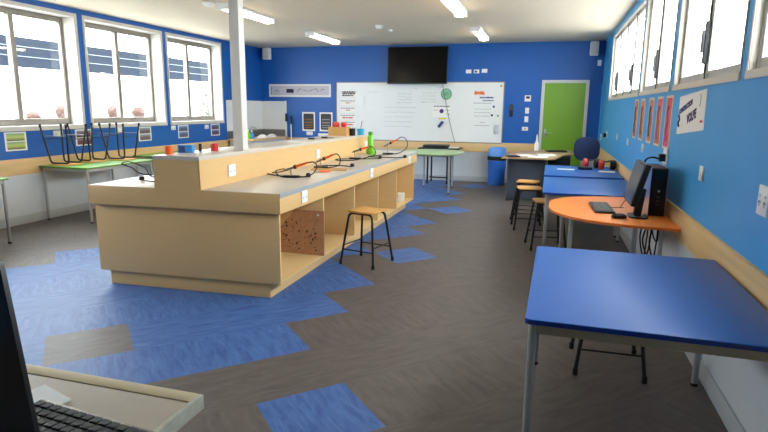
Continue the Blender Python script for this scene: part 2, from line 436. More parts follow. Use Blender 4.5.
# ------------------------------------------------------------------ WHITEBOARD and what hangs on it
wb = thing('whiteboard', 'long white whiteboard on the back wall below the television', 'whiteboard', (-2.73, YB, .82))
MB().box(-1.79, 1.79, -.016, -.001, 0, 1.215).build('board', m_wboard, wb)
fr_ = MB(); fr_.box(-1.81, 1.81, -.02, -.001, -.015, .005, .002); fr_.box(-1.81, 1.81, -.02, -.001, 1.21, 1.228, .002); fr_.box(-1.81, -1.792, -.02, -.001, .005, 1.21, .002); fr_.box(1.792, 1.81, -.02, -.001, .005, 1.21, .002)
fr_.build('board_frame', m_alu, wb)
# faint handwriting: rows of short wavy strokes
def scribble(rows, m, name='handwriting'):
    for (x0, x1, z, dz) in rows:
        x = x0; b = MB(); pts = []
        while x < x1:
            pts.append((x, -.0185, z+random.uniform(-.5, .5)*dz)); x += random.uniform(.012, .03)
        pts.append((x1, -.0185, z)); b.tube(pts, .0028, 4); b.build(name, m, wb)
scribble([(-1.10, -.83, 1.02, .02)]+[(-.42, -.1, .98-k*.06, .03) for k in range(4)]+[(.1, .42, 1.0-k*.062, .02) for k in range(4)], m_inkg)
scribble([(-.72, .0-.1*k/4, .7-k*.1, .018) for k in range(5)]+[(-1.19, -1.13, .92-k*.05, .03) for k in range(6)], m_inkg)
scribble([(-.05, 0, 1.09, .02), (.47, .52, 1.1, .02), (-.44, -.36, .8, .02), (.1, .18, .82, .02)], m_ink)
def wall_sheet(name, lab, cat, x, z, w, h, m, group=None, y=YB-.0215, rot=0.):
    o = thing(name, lab, cat, (x, y, z), group=group, rot=(0, rot, 0))
    MB().box(-w/2, w/2, -.0015, .0, -h/2, h/2).build('sheet', m, o, smooth=False); return o
def lines(o, rows, m, r=.004, seed=1, name='printed_text'):
    rnd = random.Random(seed)
    for x0, x1, z, th in rows:
        b = MB(); x = x0; b.box(x0, x1, -.0019, -.0012, z-th*.08, z+th*.08)
        while x < x1-.005:
            ww = min(rnd.uniform(.02, .07), x1-x); b.box(x, x+ww, -.0026, -.0014, z-th/2, z+th/2); x += ww+.012
        b.build(name, m, o, smooth=False)
hd = wall_sheet('timetable_header', 'patterned black and white heading strip at the top left of the whiteboard', 'notice', -4.24, 1.8, .36, .13, m_paper)
lines(hd, [(-.16, .16, .035, .03), (-.15, .15, -.0, .028), (-.16, .1, -.04, .025)], m_ink, seed=3)
rows = [(1.615, 'first'), (1.46, 'second'), (1.305, 'third'), (1.155, 'fourth')]
for i, (z, nn) in enumerate(rows):
    s = wall_sheet('notice_strip', '%s white paper strip with red and grey lines below the heading strip on the whiteboard' % nn, 'notice', -4.265, z, .36, .125, m_paper, 'notice strips on the whiteboard')
    lines(s, [(-.17, .16, .03, .022)], m_inkg, seed=10+i)
    lines(s, [(-.05, .05, -.012, .02)] if i < 2 else [(-.13, .12, -.02, .026)], m_inkr, seed=20+i, name='red_text')
ck = thing('wall_clock', 'round pale green clock on the whiteboard under the television', 'clock', (-2.1, YB-.021, 1.8))
MB().lathe([(.115, 0), (.118, -.012), (.1, -.016)], axis='Y', M=Matrix.Scale(-1, 4, (0, 1, 0))).build('clock_rim', m_clockr, ck) if False else None
RX = Matrix.Rotation(PI/2, 4, 'X')
MB().lathe([(.112, 0), (.115, .008), (.11, .016), (.095, .016), (.093, .008)], M=RX).build('clock_rim', m_clockr, ck)
MB().lathe([(.094, .002), (.094, .009)], M=RX).build('clock_face', m_clockg, ck)
for k in range(12):
    a = k*PI/6; hm = MB(); hm.box(-.004, .004, -.0115, -.009, .068, .084, M=Matrix.Rotation(a, 4, 'Y'))
    hm.build('hour_mark', m_paper, ck, smooth=False)
MB().box(-.004, .004, -.013, -.0115, -.01, .05, M=Matrix.Rotation(1.0, 4, 'Y')).build('hour_hand', m_ink, ck, smooth=False)
MB().box(-.003, .003, -.0145, -.013, -.01, .075, M=Matrix.Rotation(-1.9, 4, 'Y')).build('minute_hand', m_ink, ck, smooth=False)
pp = wall_sheet('printed_notice', 'landscape white notice with a purple circle under the green clock', 'notice', -2.19, 1.45, .38, .24, m_paper)
lines(pp, [(-.17, .17, .1, .018)], m_inkp, seed=5)
MB().lathe([(.045, .0015), (.045, .003)], M=Matrix.Translation((0, 0, -.0)) @ RX).build('purple_emblem', m_inkp, pp)
lines(pp, [(-.17, -.08, .02, .012), (.08, .17, .02, .012), (.1, .17, -.06, .02)], m_inkg, seed=6)
ys = thing('sticky_note', 'small yellow strip of notes under the purple circle notice', 'sticky note', (-2.17, YB-.0215, 1.3))
for k in range(3): MB().box(-.075+k*.052, -.03+k*.052, -.002, 0, -.017, .017).build('note', m_yel, ys, smooth=False)
be = thing('blue_eraser', 'dark blue whiteboard eraser sitting tilted on the whiteboard', 'eraser', (-2.2, YB-.0215, 1.18), rot=(0, math.radians(38), 0))
MB().box(-.028, .028, -.04, -.012, -.075, .075, .006).build('grip', m_inkb, be)
MB().box(-.028, .028, -.012, 0, -.075, .075, .002).build('felt_pad', m_inkg, be)
ps = wall_sheet('large_notice', 'tall white notice with an orange heading near the right end of the whiteboard', 'notice', -1.33, 1.53, .46, .82, m_wboard)
q = MB(); rr = random.Random(8)
q.tube(spline([(-.19+.0125*k, -.003, .29+(.035 if k % 2 else -.03)+rr.uniform(-.012, .012)) for k in range(17)], 3), .008, 5); q.build('orange_heading', m_orangep, ps)
text('dark_heading', 'Expectations', .06, m_inkb, ps, (-.1, -.0018, .19), BACKROT, bold=.001) if False else lines(ps, [(-.08, .2, .2, .03), (-.02, .2, .14, .02)], m_inkb, seed=41, name='dark_heading')
lines(ps, [(-.2, .15, .09, .015), (-.18, .15, -.03, .01), (-.18, .14, -.1, .01), (-.18, .14, -.17, .01), (-.18, .15, -.36, .012), (-.05, .05, -.3, .012)], m_inkg, seed=42)
ge = thing('grey_eraser', 'pale grey eraser at the lower right of the whiteboard', 'eraser', (-1.045, YB-.0215, 1.1))
MB().box(-.035, .035, -.035, -.01, -.09, .09, .008).build('grip', mat('pale_grey_plastic', (186, 190, 192), .5), ge)
MB().box(-.035, .035, -.01, 0, -.09, .09, .002).build('felt_pad', m_inkg, ge)
for nm, x, z, mm, lab in (('magnet', -1.03, 1.37, m_clockr, 'green magnet near the right edge of the whiteboard'), ('magnet', -1.15, 1.38, m_ink, 'black magnet holding the tall notice on the whiteboard'),
                          ('magnet', -1.12, 1.55, m_inkp, 'small purple magnet beside the tall notice text'), ('magnet', -.99, 1.96, m_card, 'tan magnet in the top right corner of the whiteboard')):
    tag(place(MB().lathe([(.022, 0), (.022, .008), (.016, .012)], M=RX).build(nm, mm), (x, YB-.0235, z)), lab, 'magnet', 'whiteboard magnets')

# ------------------------------------------------------------------ BACK WALL things
bn = wall_sheet('banner', 'long narrow framed banner left of the whiteboard', 'banner', -5.42, 1.865, 1.5, .28, m_paper, y=YB-.004)
MB().box(-.71, .71, -.003, -.0014, -.1, .1).build('printed_strip', m_paperg, bn, smooth=False)
rr = random.Random(4)
for k, x in enumerate((-.56, .0, .13, .27, .4, .56)):
    bb = MB(); bb.tube([(x-.05, -.0035, rr.uniform(-.03, .03)), (x-.015, -.0035, rr.uniform(-.01, .05)), (x+.015, -.0035, rr.uniform(-.02, .05)), (x+.05, -.0035, rr.uniform(-.04, .03))], .007, 4); bb.build('sketch', m_ink, bn)
MB().box(-.32, -.14, -.0045, -.003, -.05, .035).build('sketch', m_ink, bn, smooth=False)
MB().box(-.705, -.685, -.0045, -.003, -.1, .1).build('green_stripe', m_green, bn, smooth=False)
lines(bn, [(-.66, .66, -.078, .018)], m_ink, seed=44)
m_chalk = photo_mat('chalkboard_poster_print', (30, 34, 46), (60, 66, 74), (46, 34, 30))
for x, lab in ((-5.21, 'black and brown chalkboard style poster left of its pair on the back wall'), (-4.79, 'black and blue chalkboard style poster beside the whiteboard')):
    p = wall_sheet('poster', lab, 'poster', x, 1.185, .31, .42, m_paper, 'chalkboard posters', y=YB-.004)
    MB().prism(rrect(-.125, .125, -.175, .175, .03), .0014, .003, M=RX).build('print', m_chalk, p, smooth=False)
    lines(p, [(-.06, .06, .12, .025)], m_paper, seed=50, name='title_text')
    q = MB()
    for k, z in enumerate((.05, -.02, -.08, -.13)): q.box(-.09, .09, -.0042, -.003, z-.008, z+.008)
    q.build('chalk_lines', m_inkg if x > -5 else mat('brown_chalk', (150, 96, 60), .7), p, smooth=False)

def outlet(name, lab, cat, loc, rz, w=.115, h=.075, kind='double', group='wall sockets and switches'):
    """faces -Y at rz=0"""
    o = thing(name, lab, cat, loc, rz, group)
    MB().box(-w/2, w/2, -.012, 0, -h/2, h/2, .003).build('plate', m_wplast, o)
    if kind == 'double':
        for s in (-1, 1):
            q = MB()
            for dx, a in ((-.008, .4), (.008, -.4)): q.box(-.002, .002, -.0135, -.012, -.006, .006, M=Matrix.Translation((s*w*.25+dx, 0, -.008)) @ Matrix.Rotation(a, 4, 'Y'))
            q.box(-.0015, .0015, -.0135, -.012, -.026, -.016, M=Matrix.Translation((s*w*.25, 0, 0)))
            q.build('socket_slots', m_slot, o, smooth=False)
        for s in (-1, 1): MB().box(s*w*.25-.008, s*w*.25+.008, -.017, -.012, .014, .028, .001).build('rocker_switch', m_wplast, o)
    elif kind == 'switch':
        MB().box(-.012, .012, -.018, -.012, -.018, .018, .002).build('rocker_switch', m_wplast, o)
    elif kind == 'screen':
        MB().box(-w*.3, w*.3, -.0135, -.012, -.005, h*.32).build('display', m_slot, o, smooth=False)
    return o
outlet('power_outlet', 'white power outlet below the left chalkboard poster', 'power outlet', (-5.19, YB, .925), 0, .15, .08)
outlet('power_outlet', 'white outlet strip below the right chalkboard poster', 'power outlet', (-4.83, YB, .9), 0, .3, .06)
outlet('av_outlet', 'leftmost of three white plates right of the television', 'wall plate', (-1.66, YB, 2.25), 0, .11, .075, 'none')
o = outlet('av_outlet', 'middle of three white plates right of the television, with a dark plug', 'wall plate', (-1.5, YB, 2.25), 0, .11, .075, 'none')
MB().box(-.03, .01, -.05, -.012, -.025, .01, .004).build('plug', m_plastic, o)
outlet('av_outlet', 'rightmost of three white plates right of the television', 'wall plate', (-1.34, YB, 2.26), 0, .11, .075, 'none')
outlet('thermostat', 'white thermostat with grey display left of the lime green door', 'thermostat', (-.46, YB, 1.72), 0, .12, .12, 'screen')
outlet('light_switch', 'upper white light switch under the thermostat', 'light switch', (-.46, YB, 1.48), 0, .075, .115, 'switch')
outlet('light_switch', 'lower white light switch under the thermostat', 'light switch', (-.465, YB, 1.31), 0, .075, .115, 'switch')
o = outlet('wall_control', 'white plate with a red button below the light switches', 'wall plate', (-.48, YB, 1.12), 0, .12, .075, 'none')
MB().lathe([(.014, .012), (.012, .02)], M=RX).build('red_button', m_red, o)
bc = thing('door_remote', 'slim black remote in a holder right of the whiteboard', 'remote', (-.77, YB, 1.48))
MB().box(-.04, .04, -.03, 0, -.13, .12, .012).build('holder', mat('navy_plastic', (14, 30, 66), .4), bc)
MB().box(-.028, .028, -.034, -.03, .0, .1, .003).build('button_panel', m_greyplast, bc)
outlet('small_detector', 'small white box high on the back wall below the right speaker', 'detector', (.83, YB, 2.39), 0, .07, .11, 'none')

# ------------------------------------------------------------------ LEFT WALL things
PM = [photo_mat('field_photo', (120, 160, 120), (190, 200, 110), (70, 84, 60)), photo_mat('red_photo', (150, 150, 170), (110, 60, 80), (90, 50, 60)), photo_mat('hall_photo', (150, 170, 190), (120, 90, 90), (80, 80, 90)),
      photo_mat('blue_photo', (130, 150, 190), (70, 90, 130), (110, 90, 100)), photo_mat('dark_photo', (110, 130, 170), (60, 60, 90), (120, 70, 70))]
for i, (y0, y1, lab) in enumerate(((5.24, 5.51, 'white bordered green field photo print, nearest on the left wall'), (6.32, 6.58, 'white bordered reddish photo print behind the upturned stools'), (7.59, 7.85, 'white bordered photo print below the gap of second and third left windows'),
                                 (8.6, 8.87, 'white bordered bluish photo print below the third left window'), (9.62, 9.89, 'farthest white bordered dark photo print on the left wall, beside the post'))):
    o = thing('photo_print', lab, 'photo print', (XL, (y0+y1)/2+.05, 1.045), PI/2, 'photo prints on the left wall')
    MB().box(-.15, .15, -.003, 0, -.115, .115).build('border', m_paper, o, smooth=False)
    for s in (-1, 1): MB().box(-.125, .125, -.0045, -.003, s*.052-.046, s*.052+.046).build('picture', PM[i], o, smooth=False)
for y, z, lab in ((6.01, 1.12, 'white double outlet under the nearest left window, behind the upturned stools'), (7.15, 1.13, 'white double outlet under the second left window'),
                  (8.45, 1.12, 'white outlet between the third and fourth photo prints'), (9.46, 1.11, 'white outlet between the two farthest photo prints')):
    outlet('power_outlet', lab, 'power outlet', (XL, y+.05, z), PI/2, .15 if y < 8 else .12, .075)

# ------------------------------------------------------------------ RIGHT WALL things
orng = [((196, 110, 60), (224, 130, 50), (170, 90, 50)), ((220, 120, 60), (210, 120, 50), (190, 110, 50)), ((214, 120, 60), (170, 120, 110), (224, 120, 40)), ((206, 70, 90), (210, 120, 60), (180, 90, 60)), ((214, 60, 70), (196, 110, 110), (214, 50, 110))]
for i, (yc, lab) in enumerate(((6.93, 'farthest of the five tall posters on the right wall, brown'), (6.46, 'orange poster, second farthest of the five on the right wall'), (5.94, 'middle of the five tall orange posters on the right wall'),
                             (5.5, 'orange and purple poster, second nearest of the five on the right wall'), (5.08, 'pink and red poster nearest the white lettered sign'))):
    o = thing('tall_poster', lab, 'poster', (XR, yc, 1.41), -PI/2, 'tall posters on the right wall', rot=(0, 0, -PI/2))
    MB().prism(rrect(-.13, .13, -.215, .215, .012), 0, .002, M=RX).build('laminate_border', mat('cream_laminate_%d' % i, (226, 206, 176), .4), o, smooth=False)
    MB().prism(rrect(-.105, .105, -.195, .195, .04 if i < 3 else .012), .002, .0032, M=RX).build('print', photo_mat('poster_print_%d' % i, *orng[i]), o, smooth=False)
    q = MB(); q.tube([(.02*math.cos(a*1.2), -.0038, -.15+.028*a) for a in range(11)], .011, 5)
    q.build('motif', mat('motif_%d' % i, [(110, 80, 70), (150, 100, 80), (100, 90, 110), (150, 110, 150), (200, 90, 140)][i], .6), o)
sg = thing('lettered_sign', 'white paper sign with dark lettering under the right windows', 'sign', (XR, 4.325, 1.49), rot=(0, 0, -PI/2))
q = MB(); q.prism([(-.38, .115), (-.375, -.16), (.385, -.105), (.365, .15)], 0, .002, M=RX); q.build('paper', m_paper, sg, smooth=False)
A1 = (PI/2, math.radians(-11), 0)
text('lettering', 'CONSTRUCTION', .05, m_inkp, sg, (-.355, -.0028, -.015), A1, bold=.003)
text('lettering', 'VOLPE', .085, m_inkp, sg, (-.08, -.0028, -.075), A1, bold=.005)
q = MB(); q.tube([(-.34, -.003, -.02), (-.31, -.003, -.05), (-.345, -.003, -.08), (-.31, -.003, -.1)], .009, 5); q.build('drawn_mark', m_ink, sg); q = MB(); q.box(.28, .34, -.0036, -.002, -.06, -.045); q.build('red_dash', m_inkr, sg)
q = MB(); q.tube([(.24, -.003, .12), (.25, -.003, .08), (.235, -.003, .04)], .003, 4); q.build('pencil_mark', m_inkg, sg)
for y, z, w, h, k, lab in ((3.84, 1.125, .085, .09, 'switch', 'white wall plate below the lettered sign'), (2.77, 1.12, .12, .13, 'double', 'nearest white outlet on the right wall, cut by the photo edge'),
                        (6.2, 1.13, .08, .085, 'switch', 'white wall plate below the middle tall posters'), (7.35, 1.13, .08, .085, 'switch', 'white wall plate just left of the five tall posters'),
                        (8.5, 1.14, .08, .085, 'switch', 'white wall plate midway to the back corner on the right wall'), (10.05, 1.1, .12, .12, 'double', 'white outlet with a black plug near the back right corner'), (11.1, 1.02, .1, .12, 'double', 'farthest white outlet on the right wall, by the corner'), (5.0, 1.14, .15, .13, 'double', 'white outlet with the computer plug above the black tower')):
    o = outlet('power_outlet' if k == 'double' else 'light_switch', lab, 'power outlet' if k == 'double' else 'light switch', (XR, y, z), -PI/2, w, h, k)
    if y > 10 and y < 11: MB().box(-.035, .035, -.06, -.012, -.04, .03, .008).build('plug', m_plastic, o)
    if y == 5.0: MB().box(.0, .06, -.06, -.012, -.04, .02, .008).build('plug', m_plastic, o)

# ------------------------------------------------------------------ ISLAND BENCH
bn = thing('island_bench', 'long pale wooden island bench with a raised centre and open cubbies', 'bench', (0, 0, 0))
X0, X1, Y0, Y1 = -3.615, -1.92, 3.77, 8.33
U0, U1, UY1 = -2.99, -2.59, 8.03
BX0, BX1, BY0, BY1 = -3.60, -1.95, 3.81, 8.29
ZC0, ZC1, ZU = .70, .857, 1.115
# toe kick
MB().box(-3.53, -2.055, 3.84, 8.22, 0, .125, .003).build('toe_kick', m_ply, bn)
# near end panel and far end panel
MB().box(BX0, BX1, BY0, BY0+.02, .125, ZC0, .002).build('end_panel', m_ply, bn)
MB().box(BX0, BX1, BY1-.02, BY1, .125, ZC0, .002).build('end_panel', m_ply, bn)
MB().box(BX0, BX0+.02, BY0+.02, BY1-.02, .125, ZC0, .002).build('side_panel', m_ply, bn)
MB().box(BX0+.02, BX1, BY0+.02, BY1-.02, .125, .145, .002).build('cubby_floor', m_plyin, bn)
MB().box(-2.5, -2.48, BY0+.02, BY1-.02, .145, ZC0, .0).build('cubby_back', m_plyin, bn)
for y in (4.70, 5.56, 6.42, 7.28):
    MB().box(-2.48, BX1, y-.009, y+.009, .145, ZC0, .002).build('divider', m_plyin, bn)
# apron box under the worktop (four fascia boards)
ap = MB(); ap.box(X0, X1, Y0, Y0+.025, ZC0, ZC1-.004, .002); ap.box(X0, X1, Y1-.025, Y1, ZC0, ZC1-.028, .002)
ap.box(X0, X0+.025, Y0+.025, Y1-.025, ZC0, ZC1-.028, .002); ap.box(X1-.025, X1, Y0+.025, Y1-.025, ZC0, ZC1-.034, .002); ap.box(X0+.025, X1-.025, Y0+.025, Y1-.025, ZC0, ZC0+.015)
ap.build('fascia', m_ply, bn)
# worktop both sides of the riser
MB().box(X0+.002, U0, Y0+.003, Y1, ZC1-.028, ZC1, .002).box(U1, X1-.003, Y0+.003, Y1, ZC1-.028, ZC1, .002).box(U0, U1, UY1, Y1, ZC1-.028, ZC1).build('worktop', m_lam, bn)
MB().box(X1-.004, X1+.003, Y0, Y1+.003, ZC1-.035, ZC1, .0015).build('worktop_edge', m_edge, bn)
# riser and shelf
MB().box(U0, U1, Y0, UY1, ZC1-.028, ZU-.03).box(U0, U1, Y0-.001, Y0+.01, ZC0+.004, ZU-.03).build('riser', m_ply, bn)
MB().box(U0-.002, U1+.003, Y0-.001, UY1+.003, ZU-.03, ZU, .002).build('raised_top', m_lam, bn)
def bench_outlet(x, y, z, w=.11, h=.1):
    q = bpy.data.objects.new('bench_outlet', None); COL.objects.link(q); q.parent = bn; q.location = (x, y, z); q.rotation_euler = (0, 0, PI/2)
    MB().box(-w/2, w/2, -.011, 0, -h/2, h/2, .003).build('plate', m_wplast, q)
    t = MB()
    for s in (-1, 1): t.box(s*w*.25-.007, s*w*.25+.007, -.0125, -.011, -.012, .0)
    t.build('socket_slots', mat('pale_grey_slot', (170, 172, 174), .5), q, smooth=False)
for y in (4.2, 6.03, 7.84): bench_outlet(X1, y, .775)
for y in (4.2, 6.07, 7.88): bench_outlet(U1, y, .965)
# the bench end is not quite square to its long side
for o in bn.children:
    if o.type == 'MESH':
        for v in o.data.vertices: v.co.y += .05*(v.co.x-X1)*max(0, (Y1-v.co.y)/(Y1-Y0))
# stained board standing in the nearest cubby
sb = thing('stained_board', 'brown stained board standing in the nearest open cubby of the bench', 'board', (-2.2, 4.67, .1455), rot=(math.radians(-2), 0, 0))
q = MB(); q.box(-.25, .262, -.006, .006, 0, .42, .002); rr = random.Random(12)
for k in range(90):
    a = rr.uniform(0, 2*PI); cx, cz, rad = rr.uniform(-.2, .2), min(.39, max(.03, rr.gauss(.21, .09))), rr.choice([.003, .004, .006, .008, .013])
    q.prism([(cx+rad*rr.uniform(.5, 1.3)*math.cos(t), cz+rad*rr.uniform(.5, 1.2)*math.sin(t)) for t in [i*PI/3+a for i in range(6)]], .006, .0066, mi=1, M=RX)
q.build('panel', [m_chip, m_stain], sb, smooth=False)
MB().lathe([(.01, .006), (.01, .008)], M=Matrix.Translation((.2, 0, .38)) @ RX).build('hole_ring', m_paper, sb)
tag(place(MB().box(-.05, .05, -.04, .04, 0, .12, .004).build('small_carton', m_paper), (-2.06, 7.95, .1455), .2), 'small white carton in the farthest open cubby of the bench', 'carton')

# ------------------------------------------------------------------ STOOLS
def make_stool(lab, loc, rz, group):
    s = thing('stool', lab, 'stool', loc, rz, group)
    Hs = .53; ft = .185; tp = .105
    sb_ = MB(); sb_.prism(rrect(-.15, .15, -.15, .15, .05), Hs-.016, Hs, .005)
    sb_.build('seat', m_seat, s)
    for sx in (-1, 1):
        for sy in (-1, 1):
            pts = [(sx*ft, sy*ft, .02), (sx*(tp+.03), sy*(tp+.02), Hs-.085), (sx*(tp+.02), sy*(tp+.015), Hs-.05), (sx*(tp+.0), sy*(tp+.01), Hs-.031), (sx*(tp-.03), sy*(tp+.005), Hs-.027), (0, sy*(tp+.005), Hs-.027)]
            lg = MB().tube(spline(pts, 4), .0115, 8).build('leg', m_black, s)
            MB().lathe([(.0145, 0), (.0145, .035), (.012, .04)], (sx*ft, sy*ft, 0), 10).build('rubber_foot', m_rub, lg)
    def at(z): t = (z-.02)/(Hs-.105); return ft+(tp+.025-ft)*t
    for ax, z in ((0, .15), (1, .19)):
        for sgn in (-1, 1):
            a = at(z)
            p = [(-a, sgn*a, z), (a, sgn*a, z)] if ax == 0 else [(sgn*a, -a, z), (sgn*a, a, z)]
            MB().tube(p, .006, 6).build('footrest', m_black, s)
    return s
st0 = make_stool('black legged stool with a pale wooden seat beside the bench cubbies', (-1.655, 5.08, 0), math.radians(-14), 'wooden seat stools')
copy_tree(st0, (-.2, 7.3, 0), .15, 'stool in front of the grey desk panel, nearer of that pair')
copy_tree(st0, (-.24, 7.95, 0), -.1, 'stool against the grey desk panel, seat just showing behind another stool')
copy_tree(st0, (.03, 6.3, 0), .2, 'stool tucked beneath the blue table behind the orange table')
copy_tree(st0, (.41, 3.38, 0), .02, 'stool under the nearest blue table, only its black legs showing')
copy_tree(st0, (-6.12, 7.95, 0), .1, 'stool under the far green table against the left wall')
TZ = .722
for (x, y, rz, lab) in ((-6.1, 5.9, .12, 'upturned stool nearest the window on the green table, leftmost of three'), (-6.13, 6.36, -.15, 'upturned stool in the middle of three on the green table'), (-5.97, 6.76, .1, 'upturned stool rightmost of three on the green table')):
    copy_tree(st0, (x, y, TZ+.53), None, lab, rot=(PI, 0, rz))

# ------------------------------------------------------------------ TABLES
def make_table(name, lab, cat, loc, poly, legs, mtop, medge, group, mrail=m_steel, rail=None, hz=.72):
    t = thing(name, lab, cat, loc, 0, group)
    MB().prism(poly, hz-.022, hz, .004).build('tabletop', [mtop], t)
    if medge:
        sc = 1.0015
        cx = sum(p[0] for p in poly)/len(poly); cy = sum(p[1] for p in poly)/len(poly)
        q = MB(); outer = [(cx+(x-cx)*1.002, cy+(y-cy)*1.002) for x, y in poly]
        bm = q.bm; n = len(poly)
        a = [bm.verts.new((x, y, hz-.0205)) for x, y in outer]; c = [bm.verts.new((x, y, hz-.0045)) for x, y in outer]
        for i in range(n): bm.faces.new((a[i], a[(i+1) % n], c[(i+1) % n], c[i]))
        q.build('edge_strip', medge, t)
    if rail:
        x0, x1, y0, y1 = rail
        r = MB(); r.box(x0, x1, y0, y0+.025, hz-.062, hz-.022, .002); r.box(x0, x1, y1-.025, y1, hz-.062, hz-.022, .002)
        r.box(x0, x0+.025, y0+.025, y1-.025, hz-.062, hz-.022, .002); r.box(x1-.025, x1, y0+.025, y1-.025, hz-.062, hz-.022, .002)
        r.build('under_frame', mrail, t)
    for x, y in legs:
        l = MB().tube([(x, y, .012), (x, y, hz-.022)], .017, 12).build('leg', m_steel, t)
        MB().lathe([(.019, 0), (.019, .012), (.0172, .016)], (x, y, 0), 12).build('leg_foot', m_rub, l)
    return t
def rect_table(name, lab, loc, w, dpt, mtop, medge, group, mrail=m_steel, ins=.045):
    return make_table(name, lab, 'table', loc, rrect(0, w, 0, dpt, .022), [(ins, ins), (w-ins, ins), (ins, dpt-ins), (w-ins, dpt-ins)], mtop, medge, group, mrail, (ins-.012, w-ins+.012, ins-.012, dpt-ins+.012))
nb = rect_table('blue_table', 'nearest blue rectangular table, empty, along the right wall', (-.045, 2.08, 0), .92, 1.215, m_tblue, m_tedge, 'blue tables along the right wall', m_beige, .03)
nb.rotation_euler[2] = -.014
rect_table('blue_table', 'empty blue table just behind the orange table', (-.03, 5.55, 0), .91, 1.33, m_tblue, m_tedge, 'blue tables along the right wall')
rect_table('blue_table', 'farthest blue table, holding the red and black ear muffs', (-.03, 7.06, 0), .91, 1.32, m_tblue, m_tedge, 'blue tables along the right wall')
# orange D-shaped table
po = []
cx, cy, a_, b_, n_ = .895, 4.85, .865, .69, 2.55
for k in range(33):
    t = PI/2+k/32*PI
    c, s = math.cos(t), math.sin(t)
    po.append((cx+a_*math.copysign(abs(c)**(2/n_), c), cy+b_*math.copysign(abs(s)**(2/n_), s)))
po = [(x, y-4.85) for x, y in po]
po = [(x, y*1.07 if y < 0 else y*.95) for x, y in po]
make_table('orange_table', 'orange rounded table carrying the black computer', 'table', (0, 4.85, 0), po, [(.2, -.46), (.16, .34), (.8, -.62), (.8, .58)], m_orange, mat('orange_table_edge', (222, 112, 40), .4), None, m_steel, None)
# green tables, left wall
gt = rect_table('green_table', 'green table carrying three upturned stools below the left windows', (-6.345, 5.68, 0), .785, 1.28, m_green, mat('green_table_edge', (86, 130, 50), .4), 'green tables along the left wall')
copy_tree(gt, (-6.345, 3.33, 0), 0, 'nearest green table by the left wall, mostly cut by the photo edge')
copy_tree(gt, (-6.345, 7.4, 0), 0, 'far green table by the left wall, partly hidden by the bench')
# pale green table at the back
pg = [(.56*math.copysign(abs(math.cos(t))**.85, math.cos(t)), .66*math.copysign(abs(math.sin(t))**.85, math.sin(t))) for t in [k/40*2*PI for k in range(40)]]
make_table('pale_green_table', 'small pale green table beyond the far end of the bench', 'table', (-2.05, 10.22, 0), pg, [(-.25, .4), (.38, -.4), (.3, .45), (-.3, -.38)], m_pgreen, mat('pale_green_edge', (130, 150, 110), .4), None, m_steel, (-.27, .32, -.4, .42))
# black stand behind it
bs = thing('black_trolley', 'low black wheeled trolley against the back wall behind the pale green table', 'trolley', (-2.13, 11.3, 0))
MB().box(-.4, .44, -.26, .26, .7, .725, .006).build('top_shelf', m_black, bs)
for sx in (-1, 1):
    for sy in (-1, 1):
        l = MB().box(sx*.2-.015, sx*.2+.015, sy*.2-.015, sy*.2+.015, .07, .7, .002).build('leg', m_black, bs)
        MB().lathe([(.032, -.012), (.032, .012)], (sx*.2, sy*.2, .033), 14, axis='X').build('caster', m_rub, l)
MB().box(-.2, .2, -.012, .012, .1, .125).build('cross_bar', m_black, bs)
tag(place(MB().prism(rrect(-.3, .2, -.18, .18, .04), 0, .055, .01).build('black_case', m_plastic), (-2.15, 11.3, .7255)), 'flat black case lying on the black trolley', 'case')
tag(place(MB().box(-.1, .1, -.13, .13, 0, .012, .002).build('white_tray', m_paper), (-1.84, 11.28, .7255), .1), 'flat white tray at the right end of the black trolley', 'tray')

# ------------------------------------------------------------------ BIN
bi = thing('waste_bin', 'round blue waste bin with a pale lid standing by the back wall', 'bin', (-.98, 11.42, 0))
MB().lathe([(.155, 0), (.165, .01), (.18, .5), (.182, .52), (.176, .52), (.16, .03)], seg=32).build('bin_body', m_bin, bi)
MB().lathe([(.186, .49), (.186, .53), (.184, .56), (.176, .7), (.165, .735), (.13, .755), (.05, .765)], seg=32).build('bin_lid', m_binl, bi)
MB().box(-.12, .12, -.187, -.14, .56, .65, .004).build('flap', m_rub, bi) if False else None
MB().lathe([(.188, .5), (.189, .58)], seg=32).build('black_rim_band', m_rub, bi)

# ------------------------------------------------------------------ TEACHER DESK, CHAIR
td = thing('teacher_desk', 'corner desk with a grey front panel and tan top before the lime green door', 'desk', (0, 0, 0))
dk = [(-.72, 9.2), (.1, 9.25), (.25, 10.1), (.44, 10.5), (.44, 11.3), (-.1, 11.3), (-.5, 10.55), (-.62, 10.2)]
MB().prism(dk, .717, .745, .004).build('desktop', m_desk, td)
MB().box(-.62, -.04, 9.5, 9.52, .03, .717, .002).build('front_panel', m_greypanel, td)
MB().box(-.04, -.01, 9.35, 10.1, 0, .717, .002).build('side_panel', m_greypanel, td)
MB().box(-.64, -.62, 9.45, 10.2, 0, .717, .002).build('side_panel', m_greypanel, td)
dw = MB().box(.0, .38, 10.25, 11.2, .02, .717, .004).build('pedestal', m_plastic, td)
for z in (.25, .47): MB().box(.004, .376, 10.232, 10.25, z, z+.2, .003).build('drawer_front', m_plastic, dw)
for (x, y, rz, w, h, lab) in ((-.36, 9.68, .25, .26, .36, 'white paper at the left of the tan desktop'), (-.15, 9.42, -.15, .3, .3, 'loose white sheet at the front of the tan desktop'), (-.02, 9.86, .1, .3, .36, 'grey white newspaper spread on the tan desktop')):
    q = MB(); q.box(-w/2, w/2, -h/2, h/2, 0, .004); q.box(-w/2+.01, w/2-.02, -h/2+.02, h/2-.01, .004, .012 if 'news' in lab else .007, M=Matrix.Rotation(.08, 4, 'Z'))
    tag(place(q.build('desk_paper', m_paper, smooth=False), (x, y, .7455), rz), lab, 'paper', 'papers on the tan desk')
fd = thing('document_folder', 'dark open folder with white edges on the left corner of the tan desk', 'folder', (-.56, 9.36, .7455), .3)
